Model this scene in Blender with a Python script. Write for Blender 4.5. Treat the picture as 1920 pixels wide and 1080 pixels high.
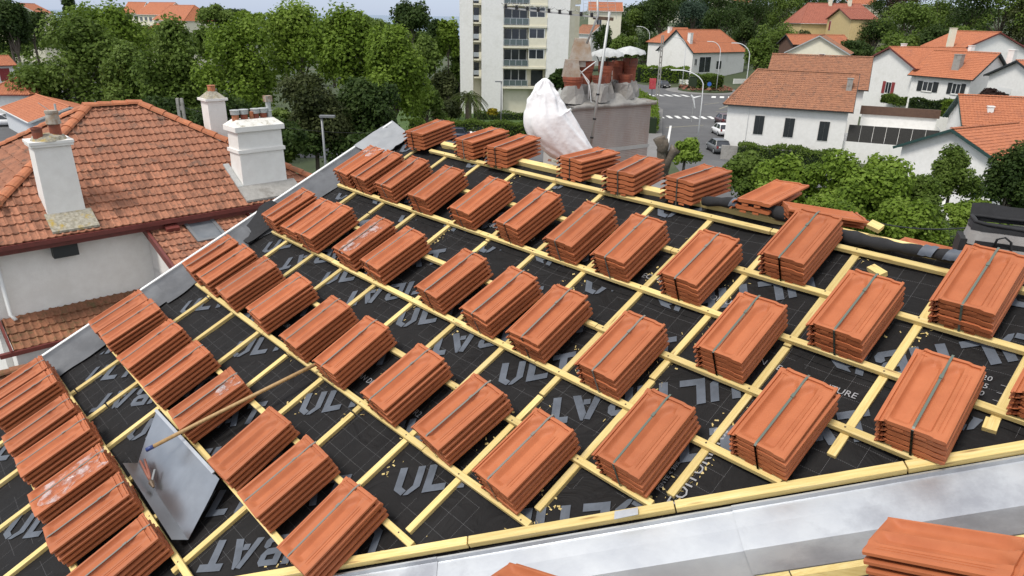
import bpy, bmesh, math, random
import numpy as np
from mathutils import Matrix, Vector, noise as mnoise
R = math.radians
random.seed(7); rng = np.random.default_rng(7)
for o in list(bpy.data.objects): bpy.data.objects.remove(o)
scene = bpy.context.scene
COL = scene.collection
HC = 14.0                                   # camera height above the street

# ------------------------------------------------------------ camera
FPX, PITCH, ROLL = 1301.57, R(21.326), R(0.9925)
cp, sp, cr, sr = math.cos(PITCH), math.sin(PITCH), math.cos(ROLL), math.sin(ROLL)
cam = bpy.data.cameras.new('camera'); cam_o = bpy.data.objects.new('camera', cam); COL.objects.link(cam_o)
cam.sensor_width = 36; cam.lens = 36 * FPX / 1920; cam.clip_start = .05; cam.clip_end = 60000
M = Matrix(((cr, -sr, 0, 0), (sr * sp, cr * sp, -cp, 0), (sr * cp, cr * cp, sp, HC), (0, 0, 0, 1)))
cam_o.matrix_world = M
scene.camera = cam_o
scene.render.resolution_x, scene.render.resolution_y = 1024, 576

# ------------------------------------------------------------ world, sun, exposure
SUN_EL = R(57); SUN_H = Vector((-0.76, -0.65)).normalized()
w = bpy.data.worlds.new('World'); scene.world = w; w.use_nodes = True
nt = w.node_tree; bg = nt.nodes['Background']
sky = nt.nodes.new('ShaderNodeTexSky'); sky.sky_type = 'NISHITA'; sky.sun_disc = False
sky.sun_elevation = SUN_EL; sky.sun_rotation = math.atan2(SUN_H.x, SUN_H.y)
sky.air_density = 1.0; sky.dust_density = 0.5; sky.ozone_density = 1.5
# thin bright overcast: the sky veiled evenly by high cloud, a little bluer towards the horizon all the way round
_tc = nt.nodes.new('ShaderNodeTexCoord'); _sp = nt.nodes.new('ShaderNodeSeparateXYZ'); nt.links.new(_tc.outputs['Generated'], _sp.inputs[0])
_mr = nt.nodes.new('ShaderNodeMapRange'); _mr.interpolation_type = 'SMOOTHSTEP'; _mr.inputs[1].default_value = 0.0; _mr.inputs[2].default_value = .35
nt.links.new(_sp.outputs[2], _mr.inputs[0])
_cl = nt.nodes.new('ShaderNodeMix'); _cl.data_type = 'RGBA'; nt.links.new(_mr.outputs[0], _cl.inputs[0]); _cl.inputs[6].default_value = (2.3, 2.85, 4.1, 1); _cl.inputs[7].default_value = (6.0, 6.0, 6.0, 1)
_mx = nt.nodes.new('ShaderNodeMix'); _mx.data_type = 'RGBA'; _mx.inputs[0].default_value = .78; nt.links.new(sky.outputs[0], _mx.inputs[6]); nt.links.new(_cl.outputs[2], _mx.inputs[7])
nt.links.new(_mx.outputs[2], bg.inputs[0]); bg.inputs[1].default_value = 0.10
sun = bpy.data.lights.new('sun', 'SUN'); sun.energy = 1.5; sun.angle = R(14); sun.color = (1, .95, .88)
sun_o = bpy.data.objects.new('sun', sun); COL.objects.link(sun_o); sun_o.location = (0, 0, 40)
sd = Vector((SUN_H.x * math.cos(SUN_EL), SUN_H.y * math.cos(SUN_EL), math.sin(SUN_EL)))
sun_o.rotation_euler = sd.to_track_quat('Z', 'Y').to_euler()
scene.view_settings.view_transform = 'Standard'; scene.view_settings.look = 'None'
scene.view_settings.exposure = 0.95; scene.view_settings.gamma = 1
scene.render.engine = 'CYCLES'

# ------------------------------------------------------------ pixel and roof frames
CAM = Vector((0, 0, HC))
def ray(x, y):
    a = (x - 960) / FPX; b = (y - 540) / FPX
    a, b = cr * a + sr * b, -sr * a + cr * b
    return Vector((a, cp - b * sp, -sp - b * cp))
def atz(x, y, z=0.0):
    r = ray(x, y); return CAM + r * ((z - HC) / r.z)
def aty(x, y, Y):
    r = ray(x, y); return CAM + r * (Y / r.y)
def ppm(Y): return FPX / (Y * cp)            # pixels per metre at distance Y near eye level
AZ, SL = R(-46.602), R(24.5176)
BU = Vector((math.cos(AZ), math.sin(AZ), 0)); HH = Vector((-math.sin(AZ), math.cos(AZ), 0))
BV = HH * math.cos(SL) + Vector((0, 0, math.sin(SL))); BN = BU.cross(BV)
DS = 2.602
def RP(u, v, h=0.0): return CAM + BU * u + BV * v + BN * (h - DS)
def uvh(x, y, h=0.0):
    r = ray(x, y); t = (h - DS) / r.dot(BN); q = r * t
    return q.dot(BU), q.dot(BV)
def RM(u, v, h=0.0, yaw=0.0):                # matrix on the roof: X along battens, Y up the slope
    m = Matrix((BU, BV, BN)).transposed().to_4x4(); m.translation = RP(u, v, h)
    return m @ Matrix.Rotation(-yaw, 4, 'Z')

# ------------------------------------------------------------ materials
MATS = {}
def nn(t, kind, **kw):
    n = t.nodes.new(kind)
    for k, v in kw.items(): setattr(n, k, v)
    return n
def mat(name, c1, c2=None, rough=.7, scale=8., metal=0., bump=0., bscale=None, rand=0., spec=.5, detail=6., lo=.35, hi=.65, c3=None, s3=1.5, stretch=None, trans=0.):
    """two-tone noise material with optional stains, bump and a per-object shift of value"""
    if name in MATS: return MATS[name]
    m = bpy.data.materials.new(name); m.use_nodes = True; t = m.node_tree; L = t.links.new
    p = t.nodes['Principled BSDF']
    p.inputs['Roughness'].default_value = rough; p.inputs['Metallic'].default_value = metal
    p.inputs['Specular IOR Level'].default_value = spec
    tc = nn(t, 'ShaderNodeTexCoord'); geo = nn(t, 'ShaderNodeNewGeometry')
    src = tc.outputs['Object']
    if stretch:
        mp = nn(t, 'ShaderNodeMapping'); mp.inputs['Scale'].default_value = stretch; L(src, mp.inputs[0]); src = mp.outputs[0]
    oi = nn(t, 'ShaderNodeObjectInfo')
    off = nn(t, 'ShaderNodeVectorMath', operation='ADD'); L(src, off.inputs[0])
    sc = nn(t, 'ShaderNodeMath', operation='MULTIPLY'); L(oi.outputs['Random'], sc.inputs[0]); sc.inputs[1].default_value = 37.
    L(sc.outputs[0], off.inputs[1]); src = off.outputs[0]
    col = None
    if c2 is not None:
        nz = nn(t, 'ShaderNodeTexNoise'); nz.inputs['Scale'].default_value = scale; nz.inputs['Detail'].default_value = detail
        nz.inputs['Roughness'].default_value = .62; L(src, nz.inputs['Vector'])
        mr = nn(t, 'ShaderNodeMapRange'); mr.inputs[1].default_value = lo; mr.inputs[2].default_value = hi; L(nz.outputs[0], mr.inputs[0])
        mx = nn(t, 'ShaderNodeMix', data_type='RGBA'); L(mr.outputs[0], mx.inputs[0])
        mx.inputs[6].default_value = (*c1, 1); mx.inputs[7].default_value = (*c2, 1); col = mx.outputs[2]
    if c3 is not None:
        nz = nn(t, 'ShaderNodeTexNoise'); nz.inputs['Scale'].default_value = s3; nz.inputs['Detail'].default_value = 9; nz.inputs['Roughness'].default_value = .7
        L(src, nz.inputs['Vector'])
        mr = nn(t, 'ShaderNodeMapRange'); mr.inputs[1].default_value = .53; mr.inputs[2].default_value = .68; L(nz.outputs[0], mr.inputs[0])
        mx = nn(t, 'ShaderNodeMix', data_type='RGBA'); L(mr.outputs[0], mx.inputs[0])
        if col: L(col, mx.inputs[6])
        else: mx.inputs[6].default_value = (*c1, 1)
        mx.inputs[7].default_value = (*c3, 1); col = mx.outputs[2]
    if rand:
        hv = nn(t, 'ShaderNodeHueSaturation')
        mr = nn(t, 'ShaderNodeMapRange'); mr.inputs[3].default_value = 1 - rand; mr.inputs[4].default_value = 1 + rand
        L(oi.outputs['Random'], mr.inputs[0]); L(mr.outputs[0], hv.inputs['Value'])
        if col: L(col, hv.inputs['Color'])
        else: hv.inputs['Color'].default_value = (*c1, 1)
        col = hv.outputs[0]
    if col: L(col, p.inputs['Base Color'])
    else: p.inputs['Base Color'].default_value = (*c1, 1)
    if bump:
        nb = nn(t, 'ShaderNodeTexNoise'); nb.inputs['Scale'].default_value = bscale or scale * 4; nb.inputs['Detail'].default_value = 5
        L(src, nb.inputs['Vector'])
        b = nn(t, 'ShaderNodeBump'); b.inputs['Strength'].default_value = 1; b.inputs['Distance'].default_value = bump
        L(nb.outputs[0], b.inputs['Height']); L(b.outputs[0], p.inputs['Normal'])
    MATS[name] = m; return m
def leafmat(name, a, b, c):
    if name in MATS: return MATS[name]
    m = bpy.data.materials.new(name); m.use_nodes = True; t = m.node_tree; L = t.links.new
    p = t.nodes['Principled BSDF']; out = t.nodes['Material Output']
    at = nn(t, 'ShaderNodeAttribute'); at.attribute_name = 'tone'
    rp = nn(t, 'ShaderNodeValToRGB'); e = rp.color_ramp.elements
    e[0].color = (*a, 1); e[1].color = (*c, 1); e[0].position = 0.; e[1].position = 1.
    k = e.new(.5); k.color = (*b, 1)
    L(at.outputs['Fac'], rp.inputs[0]); L(rp.outputs[0], p.inputs['Base Color'])
    p.inputs['Roughness'].default_value = .6; p.inputs['Specular IOR Level'].default_value = .15
    tr = nn(t, 'ShaderNodeBsdfTranslucent'); L(rp.outputs[0], tr.inputs[0])
    mx = nn(t, 'ShaderNodeMixShader'); mx.inputs[0].default_value = .40
    L(p.outputs[0], mx.inputs[1]); L(tr.outputs[0], mx.inputs[2]); L(mx.outputs[0], out.inputs[0])
    MATS[name] = m; return m

TERRA = mat('terracotta_new', (.42, .132, .052), (.37, .110, .042), rough=.6, scale=9, bump=.0004, bscale=160, rand=.10, spec=.35)
WOOD = mat('pine_batten', (.70, .555, .235), (.58, .43, .155), rough=.78, scale=5, stretch=(1.2, 22, 22), rand=.16, bump=.0008, bscale=12, c3=(.74, .58, .29), s3=2)
def knots(m):
    t = m.node_tree; L = t.links.new; p = t.nodes['Principled BSDF']; src = p.inputs['Base Color'].links[0].from_socket
    tc = nn(t, 'ShaderNodeTexCoord'); mp = nn(t, 'ShaderNodeMapping'); mp.inputs['Scale'].default_value = (3.2, 26, 26); L(tc.outputs['Object'], mp.inputs[0])
    oi = nn(t, 'ShaderNodeObjectInfo'); sc = nn(t, 'ShaderNodeMath', operation='MULTIPLY'); L(oi.outputs['Random'], sc.inputs[0]); sc.inputs[1].default_value = 91.
    ad = nn(t, 'ShaderNodeVectorMath', operation='ADD'); L(mp.outputs[0], ad.inputs[0]); L(sc.outputs[0], ad.inputs[1])
    vo = nn(t, 'ShaderNodeTexVoronoi'); vo.inputs['Scale'].default_value = 1.; L(ad.outputs[0], vo.inputs['Vector'])
    mr = nn(t, 'ShaderNodeMapRange'); mr.inputs[1].default_value = .05; mr.inputs[2].default_value = .17; mr.inputs[3].default_value = .85; mr.inputs[4].default_value = 0.; L(vo.outputs['Distance'], mr.inputs[0])
    mx = nn(t, 'ShaderNodeMix', data_type='RGBA'); L(mr.outputs[0], mx.inputs[0]); L(src, mx.inputs[6]); mx.inputs[7].default_value = (.26, .13, .045, 1); L(mx.outputs[2], p.inputs['Base Color'])
knots(WOOD)
MEMB = None
PRINT = mat('grey_print', (.105, .122, .15), (.066, .078, .098), rough=.6, scale=9)
PRINTS = mat('small_print', (.30, .30, .31), rough=.6)
ZINC = mat('zinc_sheet', (.40, .41, .425), (.32, .33, .345), rough=.30, scale=4, metal=.95, bump=.0008, bscale=9, c3=(.36, .37, .39), s3=1.1)
ZINCN = mat('bright_zinc', (.58, .60, .62), (.49, .51, .54), rough=.40, scale=5, metal=.75, bump=.0016, bscale=5, c3=(.36, .37, .40), s3=1.3)
LEAD = mat('dull_flashing', (.135, .14, .148), (.085, .088, .095), rough=.5, scale=5, metal=.35, bump=.004, bscale=4)
WHITEP = mat('white_render', (.80, .79, .76), (.74, .73, .70), rough=.9, scale=3, bump=.003, bscale=60, c3=(.70, .69, .65), s3=.6)
WHITEO = mat('old_white_render', (.78, .765, .73), (.72, .70, .665), rough=.9, scale=4, bump=.004, bscale=40, c3=(.70, .68, .64), s3=.7)
CREAM = mat('cream_render', (.74, .70, .56), (.69, .65, .51), rough=.9, scale=2)
YELLOWR = mat('ochre_render', (.62, .48, .24), (.56, .42, .20), rough=.9, scale=2, c3=(.50, .38, .20))
STRAP = mat('grey_strap', (.17, .165, .14), rough=.35, spec=.6)
STRAPG = mat('green_strap', (.10, .125, .10), rough=.3, spec=.6)
OLDT = mat('weathered_tile', (.36, .155, .088), (.25, .105, .06), rough=.88, scale=6, rand=.30, bump=.002, bscale=60, c3=(.085, .06, .042), s3=7)
OLDT2 = mat('weathered_tile_field', (.36, .155, .088), (.25, .105, .06), rough=.85, scale=3.2, bump=.002, bscale=60, c3=(.11, .07, .05), s3=2.2)
MOSST = mat('mossy_tile', (.30, .125, .065), (.20, .09, .045), rough=.9, scale=5, rand=.25, bump=.002, bscale=50, c3=(.13, .10, .04), s3=4)
RIDGET = mat('ridge_tile', (.47, .17, .075), (.38, .13, .06), rough=.8, scale=6, rand=.12, bump=.001, bscale=60, c3=(.22, .11, .06), s3=5)
ORROOF = mat('orange_roof_tiles', (.48, .172, .078), (.34, .112, .052), rough=.8, scale=6, rand=.06, c3=(.32, .115, .06), s3=.7)
BRROOF = mat('brown_roof_tiles', (.35, .155, .082), (.22, .098, .055), rough=.85, scale=3.5, c3=(.16, .085, .055), s3=1.6)
DKRED = mat('dark_red_paint', (.16, .035, .028), (.12, .028, .022), rough=.5, scale=6)
REDSH = mat('red_shutter', (.24, .03, .03), rough=.6)
DARKSH = mat('black_shutter', (.018, .022, .024), rough=.5)
GREENSH = mat('dark_green_paint', (.02, .055, .05), rough=.5)
GLASS = mat('window_glass', (.02, .024, .03), (.035, .04, .05), rough=.08, scale=1.2, spec=.8)
FRAMEW = mat('white_frame', (.72, .72, .70), rough=.5)
ALU = mat('aluminium', (.55, .57, .58), rough=.4, metal=.7)
CONC = mat('concrete', (.34, .325, .30), (.26, .25, .23), rough=.92, scale=6, bump=.006, bscale=25, c3=(.17, .155, .135), s3=1.6)
MESHR = mat('ribbed_render', (.44, .405, .375), (.34, .31, .285), rough=.92, scale=3, c3=(.32, .23, .18), s3=1.2, stretch=(1, 1, .5))
POT = mat('clay_pot', (.28, .075, .035), (.19, .05, .028), rough=.75, scale=7, rand=.12, c3=(.14, .06, .045), s3=4)
RUST = mat('rusty_tin', (.42, .40, .36), (.30, .20, .12), rough=.7, scale=5, metal=.2, c3=(.20, .085, .04), s3=3)
GALV = mat('galvanised', (.50, .51, .50), (.42, .43, .42), rough=.55, metal=.5, scale=8)
BLACKP = mat('black_plastic', (.015, .015, .016), rough=.45)
BAGG = mat('grey_fabric', (.34, .325, .31), (.29, .275, .265), rough=.9, scale=30, bump=.001, bscale=200)
BAGB = mat('black_fabric', (.018, .018, .02), (.012, .012, .013), rough=.85, scale=30, bump=.001, bscale=200)
TARP = mat('white_tarpaulin', (.80, .80, .80), (.76, .76, .765), rough=.5, scale=6, bump=.008, bscale=16)
ASPH = mat('asphalt', (.105, .105, .108), (.085, .085, .088), rough=.95, scale=.6, c3=(.13, .13, .13), s3=.15)
PAVE = mat('pavement', (.20, .195, .19), (.17, .165, .16), rough=.95, scale=.8)
PAINT = mat('road_paint', (.72, .72, .70), (.62, .62, .60), rough=.8, scale=3)
YPAINT = mat('faded_paint', (.26, .24, .17), rough=.9)
GRASS = mat('lawn', (.07, .12, .025), (.045, .085, .018), rough=.95, scale=.8, bump=.03, bscale=6)
EARTH = mat('scrub_ground', (.055, .075, .028), (.035, .05, .02), rough=1., scale=.12, c3=(.09, .085, .05), s3=.05)
SEA = mat('sea_water', (.05, .10, .16), (.06, .115, .175), rough=.25, scale=.004)
BARK = mat('bark', (.13, .105, .08), (.075, .06, .045), rough=.95, scale=6, bump=.02, bscale=12, c3=(.22, .20, .17), s3=3)
STEEL = mat('grey_steel', (.22, .225, .23), rough=.5, metal=.5)
LAMPW = mat('white_lamp_paint', (.72, .73, .73), rough=.45)
BROOM = mat('pole_wood', (.42, .27, .12), (.33, .20, .085), rough=.6, scale=4, stretch=(20, 20, 1.5))
BLUET = mat('blue_tape', (.03, .05, .17), rough=.4)
LEATH = mat('orange_grip', (.26, .085, .045), (.18, .06, .04), rough=.5, scale=20)
IRON = mat('worn_iron', (.16, .11, .07), (.09, .065, .045), rough=.55, metal=.4, scale=30)
TYRE = mat('tyre_rubber', (.02, .02, .02), rough=.8)
LICHEN = mat('lichen_mortar', (.40, .37, .30), (.22, .20, .15), rough=.95, scale=14, bump=.012, bscale=20, c3=(.38, .27, .06), s3=5)
FENCE = mat('dark_fence', (.05, .047, .045), (.035, .033, .03), rough=.8, scale=10)
BRWOOD = mat('brown_boards', (.11, .06, .038), (.085, .045, .03), rough=.7, scale=3)
REDP = mat('red_poster', (.42, .03, .05), (.52, .10, .10), rough=.4, scale=2.5)
FLOWER = mat('red_flowers', (.24, .05, .045), (.10, .10, .04), rough=.9, scale=1.6)

# ------------------------------------------------------------ mesh helpers
WM = {}                                       # world matrix of everything linked
class MB:
    def __init__(s): s.v = []; s.f = []; s.uv = None
    def add(s, vs, fs):
        k = len(s.v); s.v += [tuple(p) for p in vs]; s.f += [tuple(i + k for i in f) for f in fs]; return s
    def box(s, o, ex, ey, ez):               # corner o and three edge vectors
        o, ex, ey, ez = map(Vector, (o, ex, ey, ez))
        if ex.cross(ey).dot(ez) < 0: o = o + ex; ex = -ex
        p = [o, o + ex, o + ex + ey, o + ey]; p += [q + ez for q in p]
        return s.add(p, [(3, 2, 1, 0), (4, 5, 6, 7), (0, 1, 5, 4), (1, 2, 6, 5), (2, 3, 7, 6), (3, 0, 4, 7)])
    def cbox(s, c, sx, sy, sz): return s.box((c[0] - sx / 2, c[1] - sy / 2, c[2] - sz / 2), (sx, 0, 0), (0, sy, 0), (0, 0, sz))
    def bar(s, a, b, wid, hei, up=(0, 0, 1)):
        a, b, up = Vector(a), Vector(b), Vector(up); d = (b - a).normalized(); x = d.cross(up).normalized(); y = x.cross(d)
        return s.box(a - x * wid / 2 - y * hei / 2, x * wid, b - a, y * hei)
    def tube(s, pts, r, n=8, cap=True):
        pts = [Vector(p) for p in pts]; rs = r if isinstance(r, (list, tuple)) else [r] * len(pts)
        k = len(s.v); prev = None
        for i, p in enumerate(pts):
            d = (pts[min(i + 1, len(pts) - 1)] - pts[max(i - 1, 0)]).normalized()
            if prev is None: prev = d.orthogonal().normalized()
            x = (prev - d * prev.dot(d)).normalized(); prev = x; y = d.cross(x)
            for j in range(n):
                a = 2 * math.pi * j / n; s.v.append(tuple(p + (x * math.cos(a) + y * math.sin(a)) * rs[i]))
        for i in range(len(pts) - 1):
            for j in range(n):
                a = k + i * n + j; b = k + i * n + (j + 1) % n; s.f.append((a, b, b + n, a + n))
        if cap:
            s.f.append(tuple(k + j for j in range(n))[::-1]); s.f.append(tuple(k + (len(pts) - 1) * n + j for j in range(n)))
        return s
    def lathe(s, c, prof, n=14, axis=None):   # prof: (radius, height) list
        c = Vector(c); k = len(s.v)
        for r, h in prof:
            for j in range(n):
                a = 2 * math.pi * j / n; s.v.append(tuple(c + Vector((r * math.cos(a), r * math.sin(a), h))))
        for i in range(len(prof) - 1):
            for j in range(n):
                a = k + i * n + j; b = k + i * n + (j + 1) % n; s.f.append((a, b, b + n, a + n))
        s.f.append(tuple(k + (len(prof) - 1) * n + j for j in range(n))); s.f.append(tuple(k + j for j in range(n))[::-1])
        return s
    def prism(s, poly, ext):                  # planar polygon swept along ext
        poly = [Vector(p) for p in poly]; ext = Vector(ext); n = len(poly)
        nr = Vector((0, 0, 0))
        for i in range(n): nr += poly[i].cross(poly[(i + 1) % n])
        if nr.dot(ext) < 0: poly = poly[::-1]
        return s.add(poly + [p + ext for p in poly], [tuple(range(n))[::-1], tuple(range(n, 2 * n))] + [(i, (i + 1) % n, (i + 1) % n + n, i + n) for i in range(n)])
    def grid(s, nu, nv, fn, flip=False):
        k = len(s.v)
        for j in range(nv + 1):
            for i in range(nu + 1): s.v.append(tuple(fn(i / nu, j / nv)))
        for j in range(nv):
            for i in range(nu):
                a = k + j * (nu + 1) + i; q = (a, a + 1, a + nu + 2, a + nu + 1); s.f.append(q[::-1] if flip else q)
        return s
    def mesh(s, name, m, smooth=False):
        me = bpy.data.meshes.new(name); me.from_pydata(s.v, [], s.f); me.update()
        if m: me.materials.append(m)
        if smooth: me.polygons.foreach_set('use_smooth', [True] * len(me.polygons))
        return me
    def build(s, name, m, parent=None, smooth=False, org=None, **tags):
        a = np.array(s.v); o = Vector(org) if org is not None else Vector(((a[:, 0].min() + a[:, 0].max()) / 2, (a[:, 1].min() + a[:, 1].max()) / 2, a[:, 2].min()))
        s.v = (a - np.array(o)).tolist()
        return place(name, s.mesh(name, m, smooth), Matrix.Translation(o), parent, **tags)
def place(name, me, mw, parent=None, label=None, cat=None, group=None, kind=None):
    o = bpy.data.objects.new(name, me); COL.objects.link(o)
    if parent: o.parent = parent; o.matrix_basis = WM[parent].inverted() @ mw
    else: o.matrix_basis = mw
    WM[o] = mw
    if label: o['label'] = label
    if cat: o['category'] = cat
    if group: o['group'] = group
    if kind: o['kind'] = kind
    return o
def thing(name, label, cat, loc, group=None, mw=None):
    return place(name, None, mw if mw is not None else Matrix.Translation(Vector(loc)), None, label, cat, group)
def jit(a): return random.uniform(-a, a)
def fbm(p, sc=1., o=3): return mnoise.fractal(Vector(p) * sc, 1.0, 2.0, o)

# ------------------------------------------------------------ the ground, the road, the sea
def ss(a, b, x): t = max(0., min(1., (x - a) / (b - a))); return t * t * (3 - 2 * t)
def gz(x, y):
    """terrain: level near the house, a wooded hill beyond the road on the right, falling to the sea on the left"""
    hill = 11.5 * ss(150, 300, y + .55 * (x - 40)) * ss(8, 70, x)
    top = 13 * ss(260, 520, y) * ss(0, 160, x + .05 * y)
    left = -10 * ss(110, 420, y) * ss(40, -60, x)
    return hill + top + left
g = MB()
xs = np.concatenate([np.linspace(-900, -160, 14), np.linspace(-140, 220, 61), np.linspace(240, 1100, 16)])
ys = np.concatenate([np.linspace(-120, 0, 5), np.linspace(10, 420, 68), np.linspace(440, 1200, 14)])
for y in ys:
    for x in xs: g.v.append((x, y, gz(x, y) - (30 * ss(700, 1200, y))))
nx = len(xs)
for j in range(len(ys) - 1):
    for i in range(nx - 1): g.f.append((j * nx + i, j * nx + i + 1, (j + 1) * nx + i + 1, (j + 1) * nx + i))
g.build('ground', EARTH, org=(0, 0, 0), smooth=True, kind='structure')
MB().add([(-60000, 500, -26), (60000, 500, -26), (60000, 55000, -26), (-60000, 55000, -26)], [(0, 1, 2, 3)]).build('sea', SEA, org=(0, 500, -26), kind='structure')

def flat(name, px, z, m, parent=None, **k):
    return MB().add([atz(x, y, z) for x, y in px], [tuple(range(len(px)))[::-1]]).build(name, m, parent, **k)
def flatw(name, pts, z, m, parent=None, **k):
    return MB().add([(x, y, z) for x, y in pts], [tuple(range(len(pts)))]).build(name, m, parent, **k)
# the road comes up from behind the chimney to a small roundabout and bends away to the left
road_poly = [(15, 40), (30, 40), (33, 80), (38, 100), (44, 118), (60, 136), (64, 150), (60, 168), (48, 178), (44, 210), (34, 300), (20, 300), (26, 210), (27, 170), (24, 140), (24.5, 118), (20, 96), (17, 80)]
road = flatw('road', road_poly, .02, ASPH, kind='structure')
pav = MB()
def kerbed(line, off, hgt=.13):
    b = MB(); a = [Vector((x, y, 0)) for x, y in line]; o = [Vector((x, y, 0)) for x, y in off]
    for i in range(len(a) - 1):
        q = [a[i], a[i + 1], o[i + 1], o[i]]
        if (q[1] - q[0]).cross(q[2] - q[0]).z < 0: q = q[::-1]
        b.prism(q, (0, 0, hgt))
    return b
left_kerb = [(13.5, 60), (17, 80), (20, 96), (24.5, 118), (24, 140), (27, 170), (26, 210), (22, 280)]
kerbed(left_kerb, [(x - 3.4, y + .6) for x, y in left_kerb]).build('pavement', PAVE, kind='structure')
right_kerb = [(33, 80), (38, 100), (44, 118), (60, 136)]
kerbed(right_kerb, [(x + 2.6, y - .4) for x, y in right_kerb]).build('pavement', PAVE, kind='structure')
def stripes(x0, x1, y, n, wid=.55, ln=2.6, lean=0.):
    for i in range(n):
        x = x0 + (x1 - x0) * i / (n - 1)
        MB().add([(x, y, .026), (x + wid, y, .026), (x + wid + lean, y + ln, .026), (x + lean, y + ln, .026)], [(0, 1, 2, 3)]).build('crossing_stripe', PAINT, road)
stripes(22.2, 32.6, 108, 9, .62, 3.0)
stripes(25.2, 33.5, 140.5, 6, .8, 3.4, -.6)
stripes(38.0, 44.5, 139, 5, .85, 3.2, .9)
for pl in ([(33.6, 127), (37.2, 130.5), (37.2, 130.8), (33.6, 127.3)], [(34.5, 121), (38, 127), (38.3, 127), (34.8, 121)], [(33, 117), (38, 117.2), (38, 117.5), (33, 117.3)], [(21, 98), (27, 101), (27, 101.3), (21, 98.3)]):
    flatw('hatch_line', pl, .027, YPAINT, road)
flatw('kerb_line', [(38.4, 114), (38.8, 114), (43.2, 104), (42.6, 104)], .14, PAINT, road)
flatw('edge_line', [(18.2, 84), (18.5, 84), (22.2, 100), (21.9, 100)], .028, PAINT, road)
# roundabout
rb = thing('roundabout', 'round planted traffic island with a low bed of red flowers', 'roundabout', (40, 152, 0))
MB().lathe((40, 152, 0), [(8.2, 0), (8.2, .14), (5.6, .2), (5.6, .2)], 40).build('apron', PAVE, rb)
MB().lathe((40, 152, .19), [(5.6, 0), (5.5, .3), (4.6, .42)], 40).build('bed', EARTH, rb)
fl = MB()
for i in range(420):
    a = random.uniform(0, 6.28); r = random.uniform(3.2, 5.4); p = Vector((40 + r * math.cos(a), 152 + r * math.sin(a), .55)); s = random.uniform(.12, .3)
    n1 = Vector((jit(1), jit(1), 1)).normalized(); x = n1.orthogonal().normalized() * s; y = n1.cross(x)
    p.z += random.uniform(-.05, .45)
    fl.add([p - x - y, p + x - y, p + x + y, p - x + y], [(0, 1, 2, 3)])
fl.build('flowers', FLOWER, rb, kind='stuff')
# lawn below the flats, car park on the left
flatw('lawn', [(-18, 88), (12, 88), (14, 118), (-18, 112)], .05, GRASS, kind='structure')
flatw('car_park', [(-130, 40), (-44, 40), (-42, 110), (-60, 150), (-140, 150)], .03, ASPH, kind='structure')
flatw('side_street', [(-42, 72), (13, 72), (13, 86.5), (-42, 86.5)], .034, ASPH, kind='structure')

# ------------------------------------------------------------ the roof being tiled
V0, GA = 1.1423 * DS, .37                     # ridge batten, batten gauge
def vval(u): return .082 + (u + 2.343) / 1.012          # v of the valley board at u
def uval(v): return -2.343 + (v - .082) * 1.012
VR = 3.15                                     # ridge
hs = thing('house', 'house with its roof stripped to black membrane and yellow battens', 'house', (RP(-2.5, 1, 0).x, RP(-2.5, 1, 0).y, 0))
# walls: gable section swept along the ridge
ridge = RP(-5.85, VR, -.16); eave = RP(-5.85, -3.0, -.16)
hor = (ridge - eave); hor.z = 0
back = ridge + hor; back.z = eave.z
sec = [Vector((eave.x, eave.y, -.5)), eave, ridge, back, Vector((back.x, back.y, -.5))]
MB().prism(sec, BU * 9.5).build('wall', WHITEP, hs)
# decks
def slab(p, n, t): return MB().prism(p, -Vector(n) * t)
slab([RP(-5.95, -3.2, -.09), RP(4, -3.2, -.09), RP(4, VR, -.09), RP(-5.95, VR, -.09)], BN, .07).build('roof_deck', WOOD, hs)
bk = [RP(-5.95, VR, -.1), RP(4, VR, -.1)]; dn = hor.normalized() * 5.2 + Vector((0, 0, -5.2 * math.tan(SL)))
slab([bk[0], bk[1], bk[1] + dn, bk[0] + dn], (0, 0, 1), .07).build('rear_slope', OLDT2, hs)
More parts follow.
